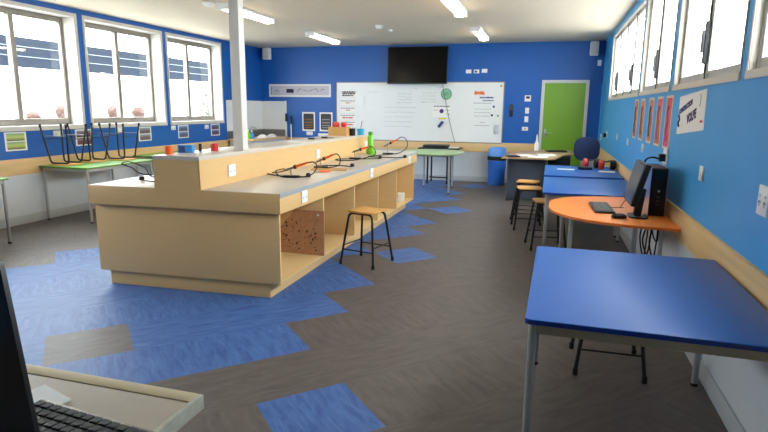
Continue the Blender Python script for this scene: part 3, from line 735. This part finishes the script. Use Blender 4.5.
MB().box(-.1, .1, -.13, .07, 0, .02, .004).build('cover', m_plastic, fd)
kb2 = thing('desk_laptop', 'closed black laptop at the back of the tan desk', 'laptop', (.13, 10.75, .7455), .3)
MB().box(-.17, .17, -.12, .12, 0, .018, .005).build('laptop_base', m_plastic, kb2); MB().box(-.17, .17, -.12, .12, .019, .027, .003).build('laptop_lid', m_black, kb2)
sp = thing('spray_bottle', 'slim white bottle standing on the tan desk by the door frame', 'bottle', (-.22, 10.9, .7455))
MB().lathe([(.035, 0), (.037, .01), (.037, .13), (.02, .17), (.016, .2)]).build('bottle_body', m_wplast, sp)
MB().lathe([(.016, .2), (.013, .24), (.006, .3)]).build('nozzle', m_wplast, sp)
ch = thing('office_chair', 'navy blue office chair behind the far blue table', 'chair', (.5, 9.3, 0), .15)
sq = [(.19*math.copysign(abs(math.cos(t))**.72, math.cos(t)), .18*math.copysign(abs(math.sin(t))**.72, math.sin(t))) for t in [k/36*2*PI for k in range(36)]]
q = MB(); q.prism(sq, -.03, .03, .022, M=Matrix.Translation((.02, -.26, .92)) @ Matrix.Rotation(math.radians(-8), 4, 'X') @ RX)
q.build('backrest', m_chair, ch)
q = MB(); q.prism(rrect(-.22, .22, -.2, .22, .09), .44, .5, .02); q.build('seat', m_chair, ch)
MB().tube(spline([(.02, -.29, .86), (.02, -.31, .6), (.01, -.26, .44), (0, -.05, .42)]), .017).build('back_support', m_black, ch)
MB().tube([(0, 0, .1), (0, 0, .3), (0, 0, .3), (0, 0, .43)], .025).build('gas_column', m_black, ch)
for k in range(5):
    a = k*2*PI/5+.3; l = MB().tube([(0, 0, .1), (.27*math.cos(a), .27*math.sin(a), .07)], [.03, .016]).build('base_arm', m_black, ch)
    MB().lathe([(.027, -.02), (.027, .02)], (.27*math.cos(a), .27*math.sin(a), .028), 12, axis='X').build('caster', m_rub, l)

# ------------------------------------------------------------------ ON THE FAR BLUE TABLE
def earmuffs(lab, x, y, rz):
    e = thing('ear_muffs', lab, 'ear muffs', (x, y, .7215), rz, 'ear muffs on the far blue table'); e.scale = (1.3, 1.3, 1.3)
    for s, m_, in ((-1, m_red), (1, m_plastic)):
        c = MB().lathe([(.035, -.02), (.05, -.012), (.05, .012), (.038, .024), (.01, .028)], (s*.06, 0, .051), 20, axis='X').build('ear_cup', m_red if s < 0 else m_plastic, e)
        MB().lathe([(.02, -.026), (.046, -.024), (.046, -.014)] if s > 0 else [(.046, .014), (.046, .024), (.02, .026)], (s*.06-(0 if s > 0 else 0), 0, .051), 20, axis='X').build('cushion', m_rub, c)
    MB().tube(spline([(-.065, .01, .085), (-.055, .08, .085), (0, .13, .07), (.055, .08, .085), (.065, .01, .085)]), .008).build('headband', m_black, e)
earmuffs('red and black ear muffs, left pair on the far blue table', .57, 8.12, .2)
earmuffs('red and black ear muffs, right pair on the far blue table by the wall', .765, 7.98, .1)
hd_ = thing('desk_phone', 'flat black device lying in front of the left ear muffs', 'device', (.49, 7.93, .7215), .1)
MB().box(-.1, .08, -.06, .06, 0, .035, .01).build('body', m_plastic, hd_); MB().box(-.06, .0, -.03, .03, .035, .04, .002).build('button_pad', m_greyplast, hd_)
tag(place(MB().box(-.11, .11, -.06, .06, 0, .003).build('paper_slip', m_paper), (.24, 7.83, .7215), .03), 'white paper slip lying alone on the far blue table', 'paper')
tag(place(MB().box(-.1, .1, -.07, .07, 0, .006, .002).build('white_card', m_paper), (.74, 7.7, .7215), -.1), 'white card before the right ear muffs by the wall', 'paper')

# ------------------------------------------------------------------ COMPUTER on the orange table
tw = thing('computer_tower', 'black slim desktop computer tower against the right wall on the orange table', 'computer', (.805, 4.55, .7215))
MB().box(-.055, .06, 0, .4, .0, .36, .004).build('case', m_plastic, tw)
MB().box(-.048, .053, -.012, 0, .006, .352, .005).build('front_panel', m_black, tw)
MB().box(-.0555, -.0535, -.006, .4, .0, .362).build('silver_edge', m_chrome, tw, smooth=False)
MB().box(.0585, .0605, -.006, .4, .0, .362).build('silver_edge', m_chrome, tw, smooth=False)
MB().lathe([(.009, .012), (.008, .015)], M=Matrix.Translation((.005, 0, .19)) @ RX).build('round_badge', m_chrome, tw)
q = MB()
for k in range(3): q.box(-.006, .014, -.0135, -.012, .08+k*.03, .09+k*.03)
q.build('ports', m_greyplast, tw, smooth=False)
mo = thing('monitor', 'black computer monitor turned sideways, screen off, on the orange table', 'monitor', (.637, 4.47, .7215))
RY = Matrix.Translation((-.005, 0, .26)) @ Matrix.Rotation(math.radians(14), 4, 'Y')
MB().box(-.012, .03, -.225, .225, -.155, .155, .008, M=RY).build('monitor_body', m_plastic, mo)
MB().box(-.0145, -.0115, -.208, .208, -.135, .142, M=RY).build('screen', m_mon, mo, smooth=False)
MB().box(-.0, .05, -.04, .04, .01, .22, .008, M=Matrix.Rotation(math.radians(6), 4, 'Y')).build('stand_neck', m_plastic, mo)
MB().prism(rrect(-.035, .1, -.1, .1, .05), 0, .014, .004).build('stand_base', m_plastic, mo)
def keyboard(name, lab, loc, rz, cat='keyboard', w=.15, l=.45):
    k = thing(name, lab, cat, loc, rz)
    MB().box(-w/2, w/2, -l/2, l/2, 0, .018, .006).build('keyboard_case', m_plastic, k)
    q = MB(); rr = random.Random(5)
    for r in range(5):
        for c in range(15): q.box(-w/2+.012+r*.026, -w/2+.012+r*.026+.021, -l/2+.015+c*.0282, -l/2+.015+c*.0282+.023, .017, .0225, .002, segs=1)
    q.build('key_block', m_greyplast, k); k.children[-1]['kind'] = 'stuff'
    return k
keyboard('keyboard', 'black keyboard in front of the monitor on the orange table', (.44, 4.76, .7215), .04)
ms = thing('computer_mouse', 'black computer mouse at the near end of the keyboard', 'mouse', (.53, 4.37, .7215), .3)
q = MB(); q.lathe([(.05, 0), (.055, .008), (.05, .022), (.03, .032), (.0, .035)], seg=20, M=Matrix.Scale(.62, 4, (0, 1, 0)) @ Matrix.Scale(1.05, 4, (1, 0, 0))); q.build('mouse_shell', m_plastic, ms)
MB().lathe([(.008, -.004), (.008, .004)], (-.03, 0, .03), 10, axis='Y').build('scroll_wheel', m_greyplast, ms)
tag(MB().tube(spline([(.87, 4.97, 1.12), (.8, 4.96, 1.13), (.76, 4.98, 1.08), (.78, 5.0, .9), (.8, 5.0, .74)]), .007, 6).build('power_cable', m_rub), 'black power cable from the wall outlet behind the computer tower', 'cable')
tag(MB().tube(spline([(.5, 4.7, .743), (.6, 4.75, .74), (.57, 4.66, .76), (.605, 4.6, .84), (.64, 4.62, .9)]), .003, 5).build('keyboard_cable', m_rub), 'thin cable running from the keyboard up to the monitor', 'cable')
for i, (x, y, sag, lab) in enumerate(((.8, 4.5, .3, 'black cable loop hanging lowest under the orange table'), (.84, 4.65, .2, 'black cable hanging under the orange table nearest the wall'), (.74, 4.42, .25, 'black cable drooping under the orange table by the front leg'), (.78, 4.8, .36, 'black cable trailing behind the others under the orange table'))):
    tag(MB().tube(spline([(x, y, .69), (x-.03, y-.02, .69-sag*.5), (x+.02, y+.06, .69-sag), (x+.05, y+.15, .69-sag*.6), (x+.06, y+.2, .69)]), .006, 6).build('hanging_cable', m_rub), lab, 'cable', 'cables under the orange table')

# ------------------------------------------------------------------ ON THE BENCH : raised top
def roll(name, lab, cat, loc, m_, r, h):
    o = thing(name, lab, cat, loc)
    MB().lathe([(r*.55, 0), (r, 0), (r, h), (r*.55, h), (r*.55, .004)], seg=24).build('reel', m_, o)
    MB().lathe([(r*.54, .002), (r*.54, h-.002), (r*.4, h-.002), (r*.4, .002)], seg=24).build('core', m_card, o); return o
roll('tape_roll', 'orange roll at the near end of the raised bench top', 'roll', (-2.952, 3.87, ZU), m_orp, .032, .065)
roll('tape_roll', 'red roll beside the white post on the raised bench top', 'roll', (-2.81, 4.3, ZU), m_red, .033, .065)
bx = thing('blue_box', 'small printed blue box between orange roll and black tube', 'box', (-2.925, 4.06, ZU), .3)
MB().box(-.06, .06, -.035, .035, 0, .065, .003).build('box_body', m_bbox, bx); MB().box(-.05, .0, -.0365, -.035, .008, .055).build('printed_panel', m_bbox2, bx, smooth=False)
bt = thing('black_tube', 'small upright black tube left of the red roll', 'tube', (-2.885, 4.2, ZU))
MB().lathe([(.013, 0), (.013, .05), (.011, .052)]).build('tube_body', m_plastic, bt); MB().lathe([(.0135, .052), (.0135, .068)]).build('cap', m_black, bt)
bx = thing('cardboard_box', 'open cardboard box at the far end of the raised bench top', 'box', (-2.83, 7.42, ZU), .05)
q = MB(); q.box(-.13, .13, -.1, .1, 0, .006); q.box(-.13, .13, -.1, -.095, .006, .12); q.box(-.13, .13, .095, .1, .006, .12); q.box(-.13, -.125, -.095, .095, .006, .12); q.box(.125, .13, -.095, .095, .006, .12)
q.build('box_walls', m_card, bx)
for x, y, lab in ((-.04, 0, 'left red ball standing up out of the cardboard box'), (.06, .01, 'right red ball standing up out of the cardboard box')):
    o = thing('red_ball', lab, 'ball', (-2.83+x, 7.42+y, ZU+.0065), group='red balls in the box')
    MB().lathe([(.012, 0), (.012, .12)]).build('stem', m_card, o); MB().lathe([(.0, .1), (.035, .115), (.045, .145), (.035, .175), (.0, .19)]).build('knob_head', m_red, o)
tag(place(MB().lathe([(.012, 0), (.012, .16), (.006, .18)]).build('red_marker', m_red), (-2.92, 7.4, ZU+.0065)), 'thin red marker at the left of the cardboard box', 'marker')
def cup(lab, loc, m_, r, h):
    o = thing('pen_cup', lab, 'cup', loc); MB().lathe([(r*.85, 0), (r, h), (r*.9, h), (r*.75, .006)], seg=24).build('cup_wall', m_, o); return o
cup('black pen cup between the cardboard box and the cyan cup', (-2.665, 7.5, ZU), m_plastic, .045, .1)
cup('cyan cup on the raised bench top by the green bottle', (-2.62, 7.72, ZU), m_cyan, .055, .09)
tag(place(MB().tube([(0, 0, .008), (.03, .01, .2)], .005, 6).build('pen', m_black), (-2.63, 7.72, ZU)), 'black pen standing in the cyan cup', 'pen')
for x, y, rz, lab in ((-2.75, 5.85, .3, 'white sheet of paper on the raised bench top'), ):
    tag(place(MB().box(-.1, .1, -.14, .14, 0, .003).build('paper_sheet', m_paper), (x, y, ZU), rz), lab, 'paper')
for x, y, rz, lab in ((-2.75, 6.35, .9, 'black tool lying nearer the white paper on the raised bench top'), (-2.7, 6.65, .6, 'black tool lying nearer the cardboard box on the raised bench top')):
    o = thing('hand_tool', lab, 'tool', (x, y, ZU), rz, 'black tools on the raised top')
    MB().tube([(-.08, 0, .012), (.0, 0, .012)], .011, 8).build('tool_grip', m_plastic, o); MB().tube([(0, 0, .012), (.09, 0, .01)], [.006, .003], 8).build('tool_blade', m_steelb, o)

# ------------------------------------------------------------------ soldering irons on the lower worktop
ZW = ZC1
def iron(lab, stand, tip, tail, loop, plug, hr=.013, group='soldering irons on the bench'):
    """stand: centre of the black rest; tip -> tail is the axis of the tool; the cable goes through loop to the plug"""
    tip, tail = Vector(tip), Vector(tail); base = Vector((stand[0], stand[1], ZW))
    o = thing('soldering_iron', lab, 'soldering iron', base, group=group)
    L = lambda p: Vector(p)-base
    d_ = (tail-tip); mid = tip+d_*.47; neck = tip+d_*.56
    h = MB().tube([L(neck), L(tip+d_*.62), L(tip+d_*.8), L(tail)], [hr*1.25, hr, hr*.95, hr*.7], 10).build('handle', m_orp, o)
    MB().tube([L(mid), L(neck)], hr*1.55, 10).build('collar', m_plastic, o)
    MB().tube([L(tip), L(tip+d_*.08), L(tip+d_*.1), L(mid)], [.003, .007, .011, .012], 10).build('barrel', m_steelb, o)
    MB().tube(spline([L(tail)]+[L(p) for p in loop]+[L(plug)], 8), .0058, 6).build('cord', m_rub, o)
    pl = Vector(L(plug)); MB().lathe([(.006, -.02), (.022, -.016), (.024, .0), (.02, .016), (.008, .02)], (pl.x, pl.y, .024), 14).build('plug', m_plastic, o)
    return o
def rest(lab, x, y, z, rz, top):
    r = thing('iron_rest', lab, 'stand', (x, y, ZW), rz, 'iron rests on the bench')
    MB().box(-.075, .075, -.03, .03, 0, .016, .005).build('rest_base', m_plastic, r)
    MB().tube([(0, -.014, .014), (-.01, -.016, top), (-.01, 0, top-.014), (-.01, .016, top), (0, .014, .014)], .004, 6).build('wire_cradle', m_steelb, r)
rest('black iron rest nearest the front end of the bench', -2.3, 4.76, 0, .2, .085)
iron('soldering iron with an orange handle nearest the front end of the bench', (-2.3, 4.78), (-2.39, 4.75, ZW+.05), (-2.15, 4.8, ZW+.135),
     [(-2.1, 4.82, ZW+.14), (-2.07, 4.83, ZW+.1), (-2.1, 4.78, ZW+.03), (-2.2, 4.7, ZW+.008), (-2.36, 4.68, ZW+.008), (-2.45, 4.74, ZW+.05), (-2.42, 4.86, ZW+.06), (-2.5, 4.96, ZW+.02), (-2.63, 4.9, ZW+.008), (-2.5, 4.78, ZW+.008), (-2.3, 4.72, ZW+.008)], (-2.13, 4.77, ZW+.008))
rest('black iron rest on the tan mat in the middle of the bench', -2.36, 5.62, 0, .3, .1)
iron('soldering iron with a short orange handle above the tan mat', (-2.36, 5.62), (-2.43, 5.6, ZW+.05), (-2.21, 5.62, ZW+.15),
     [(-2.17, 5.63, ZW+.15), (-2.14, 5.63, ZW+.1), (-2.16, 5.6, ZW+.03), (-2.3, 5.54, ZW+.008), (-2.44, 5.7, ZW+.008), (-2.25, 5.84, ZW+.008)], (-2.06, 5.79, ZW+.008))
rest('black iron rest left of the green bottle', -2.38, 6.8, 0, .2, .1)
iron('soldering iron with a pale orange handle left of the green bottle', (-2.38, 6.8), (-2.42, 6.78, ZW+.08), (-2.2, 6.82, ZW+.16),
     [(-2.15, 6.83, ZW+.15), (-2.12, 6.8, ZW+.06), (-2.3, 6.5, ZW+.008), (-2.5, 6.45, ZW+.008), (-2.52, 6.6, ZW+.008), (-2.3, 6.7, ZW+.008)], (-2.06, 6.85, ZW+.008))
rest('black iron rest right of the green bottle', -2.2, 7.7, 0, .2, .14)
iron('soldering iron raised highest, right of the green bottle', (-2.2, 7.72), (-2.27, 7.7, ZW+.1), (-2.07, 7.74, ZW+.21),
     [(-2.02, 7.74, ZW+.24), (-1.95, 7.74, ZW+.22), (-1.92, 7.72, ZW+.12), (-2.0, 7.6, ZW+.03), (-2.2, 7.4, ZW+.008), (-2.3, 7.1, ZW+.008), (-2.0, 7.05, ZW+.008)], (-1.8, 7.12, ZW+.008))
iron('soldering iron lying on the left side worktop of the bench', (-3.2, 4.2), (-3.1, 4.1, ZW+.016), (-3.08, 4.4, ZW+.02),
     [(-3.12, 4.55, ZW+.03), (-3.4, 4.42, ZW+.008), (-3.6, 4.32, ZW+.02), (-3.74, 4.35, ZW+.07), (-3.86, 4.36, ZW+.1), (-3.78, 4.38, ZW+.12), (-3.62, 4.38, ZW+.07), (-3.5, 4.3, ZW+.01), (-3.3, 4.2, ZW+.008), (-3.2, 4.0, ZW+.008)], (-3.36, 4.02, ZW+.008))
tag(place(MB().prism([(-.2, -.1), (.17, -.12), (.19, .1), (-.18, .12)], 0, .006).build('tan_mat', m_card), (-2.2, 5.48, ZW), .35), 'thin tan hardboard mat under the short handled soldering iron', 'mat')
sc_ = thing('pliers', 'orange handled pliers lying at the front of the tan mat', 'pliers', (-2.2, 5.2, ZW), .9)
for s in (-1, 1): MB().tube(spline([(0, 0, .008), (.04, s*.02, .008), (.1, s*.016, .008), (.12, s*.01, .008)]), .008, 8).build('handle', m_orp, sc_)
MB().box(-.05, .005, -.008, .008, .002, .014, .003).build('jaws', m_steelb, sc_)
gb = thing('green_bottle', 'bright green bottle standing against the raised part of the bench', 'bottle', (-2.43, 7.6, ZW))
MB().lathe([(.055, 0), (.06, .01), (.06, .07), (.04, .1), (.042, .24), (.03, .27)]).build('bottle_body', m_gbot, gb)
MB().lathe([(.032, .27), (.032, .31), (.026, .315)]).build('cap', mat('dark_green_cap', (60, 140, 30), .4), gb)
gb2 = thing('green_dispenser', 'short green squeeze bottle in front of the tall green bottle', 'bottle', (-2.37, 7.5, ZW))
MB().lathe([(.045, 0), (.05, .01), (.05, .05), (.03, .075), (.028, .1)]).build('bottle_body', m_gbot, gb2)
MB().lathe([(.014, .1), (.01, .13)]).build('nozzle', m_gbot, gb2)

# ------------------------------------------------------------------ SINK CORNER (left back)
sk = thing('sink_bench', 'tan topped sink bench in the left back corner', 'bench', (-6.0, 10.95, 0))
MB().box(-.32, .28, -.78, .77, .81, .845, .004).build('worktop', m_band, sk)
MB().box(-.3, .24, -.74, .75, .0, .81, .003).build('cabinet', m_lower, sk)
MB().box(-.22, .1, -.25, .25, .842, .848, .002).build('sink_rim', m_chrome, sk)
MB().tube(spline([(-.24, 0, .845), (-.24, 0, 1.0), (-.2, 0, 1.06), (-.12, 0, 1.05), (-.1, 0, 1.0)]), .012).build('tap', m_chrome, sk)
sp_ = thing('splashback', 'white splashback panel folded into the left back corner above the sink', 'splashback', (XL, YB, 1.0))
MB().box(.001, .014, -1.5, -.001, 0, .63).build('side_panel', m_wboard, sp_); MB().box(.014, .61, -.014, -.001, 0, .63).build('back_panel', m_wboard, sp_)
MB().box(.001, .01, -1.5, -.001, -.15, 0).box(.01, .6, -.01, -.001, -.15, 0).build('steel_strip', m_steelb, sp_)
MB().box(.59, .625, -.03, -.001, -.15, .64, .003).build('end_trim', m_wplast, sp_)
for x, y, m_, h, lab in ((-5.95, 10.35, m_gbot, .16, 'green soap bottle on the sink bench beside the post'), (-5.95, 10.5, m_bbox, .14, 'blue bottle on the sink bench next to the green one'), (-6.05, 10.66, m_wplast, .12, 'white bottle on the sink bench left of the tap')):
    o = thing('soap_bottle', lab, 'bottle', (x, y, .845), group='bottles on the sink bench')
    MB().lathe([(.04, 0), (.042, h*.7), (.02, h*.85), (.016, h)]).build('bottle_body', m_, o); MB().lathe([(.012, h), (.012, h+.04)]).build('pump', m_wplast, o)
for x, y, lab in ((-5.9, 10.85, 'upturned white bowl on the sink bench by the tap'), (-5.86, 11.2, 'smaller white bowl on the sink bench near the corner')):
    tag(place(MB().lathe([(.11, 0), (.1, .03), (.06, .06), (.02, .07)]).build('bowl', m_wplast), (x, y, .849)), lab, 'bowl', 'bowls on the sink bench')
mp = thing('mop', 'white handled mop with a dark grip leaning by the splashback', 'mop', (-5.6, 11.62, 0))
MB().tube([(0, 0, .06), (-.02, .06, 1.12)], .014).build('mop_handle', m_wplast, mp)
MB().tube([(-.02, .06, 1.12), (-.024, .07, 1.3)], .02).build('grip', m_plastic, mp)
MB().box(-.12, .12, -.06, .06, 0, .07, .015).build('mop_head', m_inkg, mp)
mk = thing('hanging_brush', 'black handled brush hanging at the edge of the white splashback', 'brush', (-5.745, YB-.031, 1.3))
MB().box(-.02, .02, -.02, 0, -.12, .06, .006).build('brush_handle', m_plastic, mk)

# ------------------------------------------------------------------ FOREGROUND worktop with laptop
fw = thing('foreground_worktop', 'beige worktop at the bottom left carrying a black monitor', 'worktop', (-.69, .97, 0))
ZF = .88
MB().box(-1.3, -.012, -1.0, -.038, ZF-.03, ZF, .002).build('laminate_top', m_fgtop, fw)
MB().box(-1.3, -.012, -.036, 0, ZF-.03, ZF+.0015, .003).build('edge_lip', m_fglip, fw)
MB().box(-.012, 0, -1.0, 0, ZF-.032, ZF+.001, .002).build('end_edging', m_fgend, fw)
MB().box(-1.3, -.05, -1.0, -.05, 0, ZF-.03, .003).build('cabinet', m_fglip, fw)
ZT = ZF+.0005
mo2 = thing('monitor', 'black monitor at the left photo edge on the beige worktop', 'monitor', (-.893, .45, ZT), math.radians(-3))
RL = Matrix.Translation((.045, 0, .035)) @ Matrix.Rotation(math.radians(-7), 4, 'Y')
MB().box(-.03, .0, -.27, .25, 0, .325, .006, M=RL).build('monitor_body', m_plastic, mo2)
MB().box(-.001, .0012, -.258, .238, .014, .312, M=RL).build('screen', m_screen, mo2, smooth=False)
MB().box(-.06, -.02, -.04, .04, .008, .2, .006).build('stand_neck', m_plastic, mo2)
MB().prism(rrect(-.12, .07, -.11, .11, .04), 0, .012, .004).build('stand_base', m_plastic, mo2)
kf = thing('keyboard', 'black keyboard with a bronze rim on the beige worktop in the foreground', 'keyboard', (-.76, .735, ZT), math.radians(-6))
MB().box(-.235, .235, -.075, .075, 0, .014, .004).build('keyboard_case', m_silver, kf)
q = MB()
for r in range(6):
    for c in range(20): q.box(-.226+c*.0227, -.226+c*.0227+.0195, .064-r*.0225-.0185, .064-r*.0225, .0135, .019, .0015, segs=1)
q.build('key_block', m_key, kf)['kind'] = 'stuff'
tag(place(MB().box(-.06, .05, -.03, .03, 0, .004).build('white_card', m_paper), (-1.0, .85, ZT), -.3), 'white card lying between the monitor and the keyboard in the foreground', 'paper')

# ------------------------------------------------------------------ OUTSIDE
struct(MB().box(-40, 30, -20, 45, -.3, -.15).build('ground', m_ground, smooth=False))
ob = thing('neighbour_building', 'building with a blue grey metal roof edge seen through the left windows', 'building', (-11, 14, -.15))
MB().box(-4.2, -2.2, -16, 22, 0, 2.5).build('outer_wall', m_owall, ob, smooth=False)
q = MB(); q.prism([(-.02, 2.42), (0, 2.42), (-.6, 3.14), (-.62, 3.14)], -16, 22, M=Matrix.Rotation(PI/2, 4, 'X') @ Matrix.Scale(-1, 4, (0, 0, 1)))
q.build('roof_sheet', m_oroof, ob, smooth=False)
MB().box(-.6, -.02, -16, 22, 2.40, 2.42).build('soffit', m_owall, ob)
MB().box(-.02, .05, -16, 22, 2.38, 2.43, .01).build('gutter', m_owall, ob)
for t in (.36, .68): MB().box(-.6*t-.01, -.6*t+.012, -16, 22, 2.42+.72*t-.006, 2.42+.72*t+.012, .002).build('roof_batten', m_battn, ob)
for y in (-2, 1.2, 4.4, 7.6): MB().box(-.08, .04, y-.06, y+.06, 0, 2.45).build('verandah_post', m_owall, ob)
for i, (x, y, r) in enumerate(((-9.2, 8.98, .16), (-9.2, 10.31, .16), (-9.2, 11.05, .14), (-9.2, 8.25, .12))):
    o = thing('garden_shrub', 'brown shrub top outside a left window, %s' % ['second from the left of four', 'third from the left of four', 'rightmost of four', 'leftmost of four'][i], 'shrub', (x, y, -.15))
    MB().tube([(0, 0, 0), (.02, 0, .7), (0, .02, 1.4)], [.05, .045, .05]).build('stem', m_bush, o)
    bm = bmesh.new(); bmesh.ops.create_icosphere(bm, subdivisions=3, radius=r)
    rr = random.Random(i)
    for v in bm.verts: v.co *= rr.uniform(.8, 1.15)
    q = MB(); q.join(bm, 0, Matrix.Translation((0, 0, 1.48 if i != 3 else 1.4))); q.build('foliage', m_bush, o)

vn = thing('climbing_plant', 'dark leafy climbing plant outside the third left window', 'plant', (-10.6, 15.9, -.15))
MB().tube([(0, 0, 0), (.03, .1, 1.0), (0, 0, 2.3)], [.03, .025, .01]).build('stem', m_bush, vn)
bm = bmesh.new(); rr = random.Random(3)
for k in range(150):
    c = Vector((rr.uniform(-.15, .15), rr.gauss(0, .22), rr.uniform(.9, 2.2))); a = Matrix.Rotation(rr.uniform(0, 6), 3, Vector((rr.uniform(-1, 1), rr.uniform(-1, 1), rr.uniform(-1, 1))).normalized())
    bm.faces.new([bm.verts.new(c+a @ Vector(p)) for p in ((-.07, 0, 0), (0, -.04, 0), (.07, 0, 0), (0, .04, 0))])
q = MB(); q.bm.free(); q.bm = bm; q.build('foliage', mat('dark_leaves', (54, 58, 40), .7, var=.3), vn, smooth=False)['kind'] = 'stuff'

# ------------------------------------------------------------------ CAMERA
cy, sy, cp, sp2, cr, sr = [f(v) for v in (2.84008922e-01, 1.90938212e-01, 1.05909651e-02) for f in (math.cos, math.sin)]
fwd = Vector((-sy*cp, cy*cp, -sp2)); rt = Vector((cy, sy, 0)); up = rt.cross(fwd)
right = rt*cr+up*sr; upv = -rt*sr+up*cr
cam = bpy.data.cameras.new('camera'); co = bpy.data.objects.new('camera', cam); COL.objects.link(co)
M3 = Matrix((right, upv, -fwd)).transposed()
co.matrix_world = Matrix.Translation((0, 0, 1.5)) @ M3.to_4x4()
cam.sensor_width = 36; cam.lens = 558.2/768*36; cam.clip_start = .02
SC.camera = co

# ------------------------------------------------------------------ LIGHT: bright overcast sky, portals in the windows
wd = bpy.data.worlds.new('sky'); SC.world = wd; wd.use_nodes = True
bg = wd.node_tree.nodes['Background']; bg.inputs['Color'].default_value = (.93, .97, 1.0, 1); bg.inputs['Strength'].default_value = 9.0
def portal(x, y, z, sx, sy_, rot):
    l = bpy.data.lights.new('window_portal', 'AREA'); l.shape = 'RECTANGLE'; l.size = sx; l.size_y = sy_; l.cycles.is_portal = True
    o = bpy.data.objects.new('window_portal', l); COL.objects.link(o); o.location = (x, y, z); o.rotation_euler = rot
for a, c in LW+LW_OUT: portal(XL-TL-.01, (a+c)/2, (WZ0+WZ1)/2, WZ1-WZ0, c-a, (0, -PI/2, 0))
for a, c in RW+RW_OUT: portal(XR+T+.01, (a+c)/2, (RZ0+RZ1)/2, RZ1-RZ0, c-a, (0, PI/2, 0))

vs = SC.view_settings
vs.view_transform = 'Standard'; vs.look = 'None'; vs.gamma = 1; vs.exposure = 1.05; vs.use_curve_mapping = False
SC.cycles.max_bounces = 10; SC.cycles.diffuse_bounces = 6; SC.cycles.transparent_max_bounces = 12
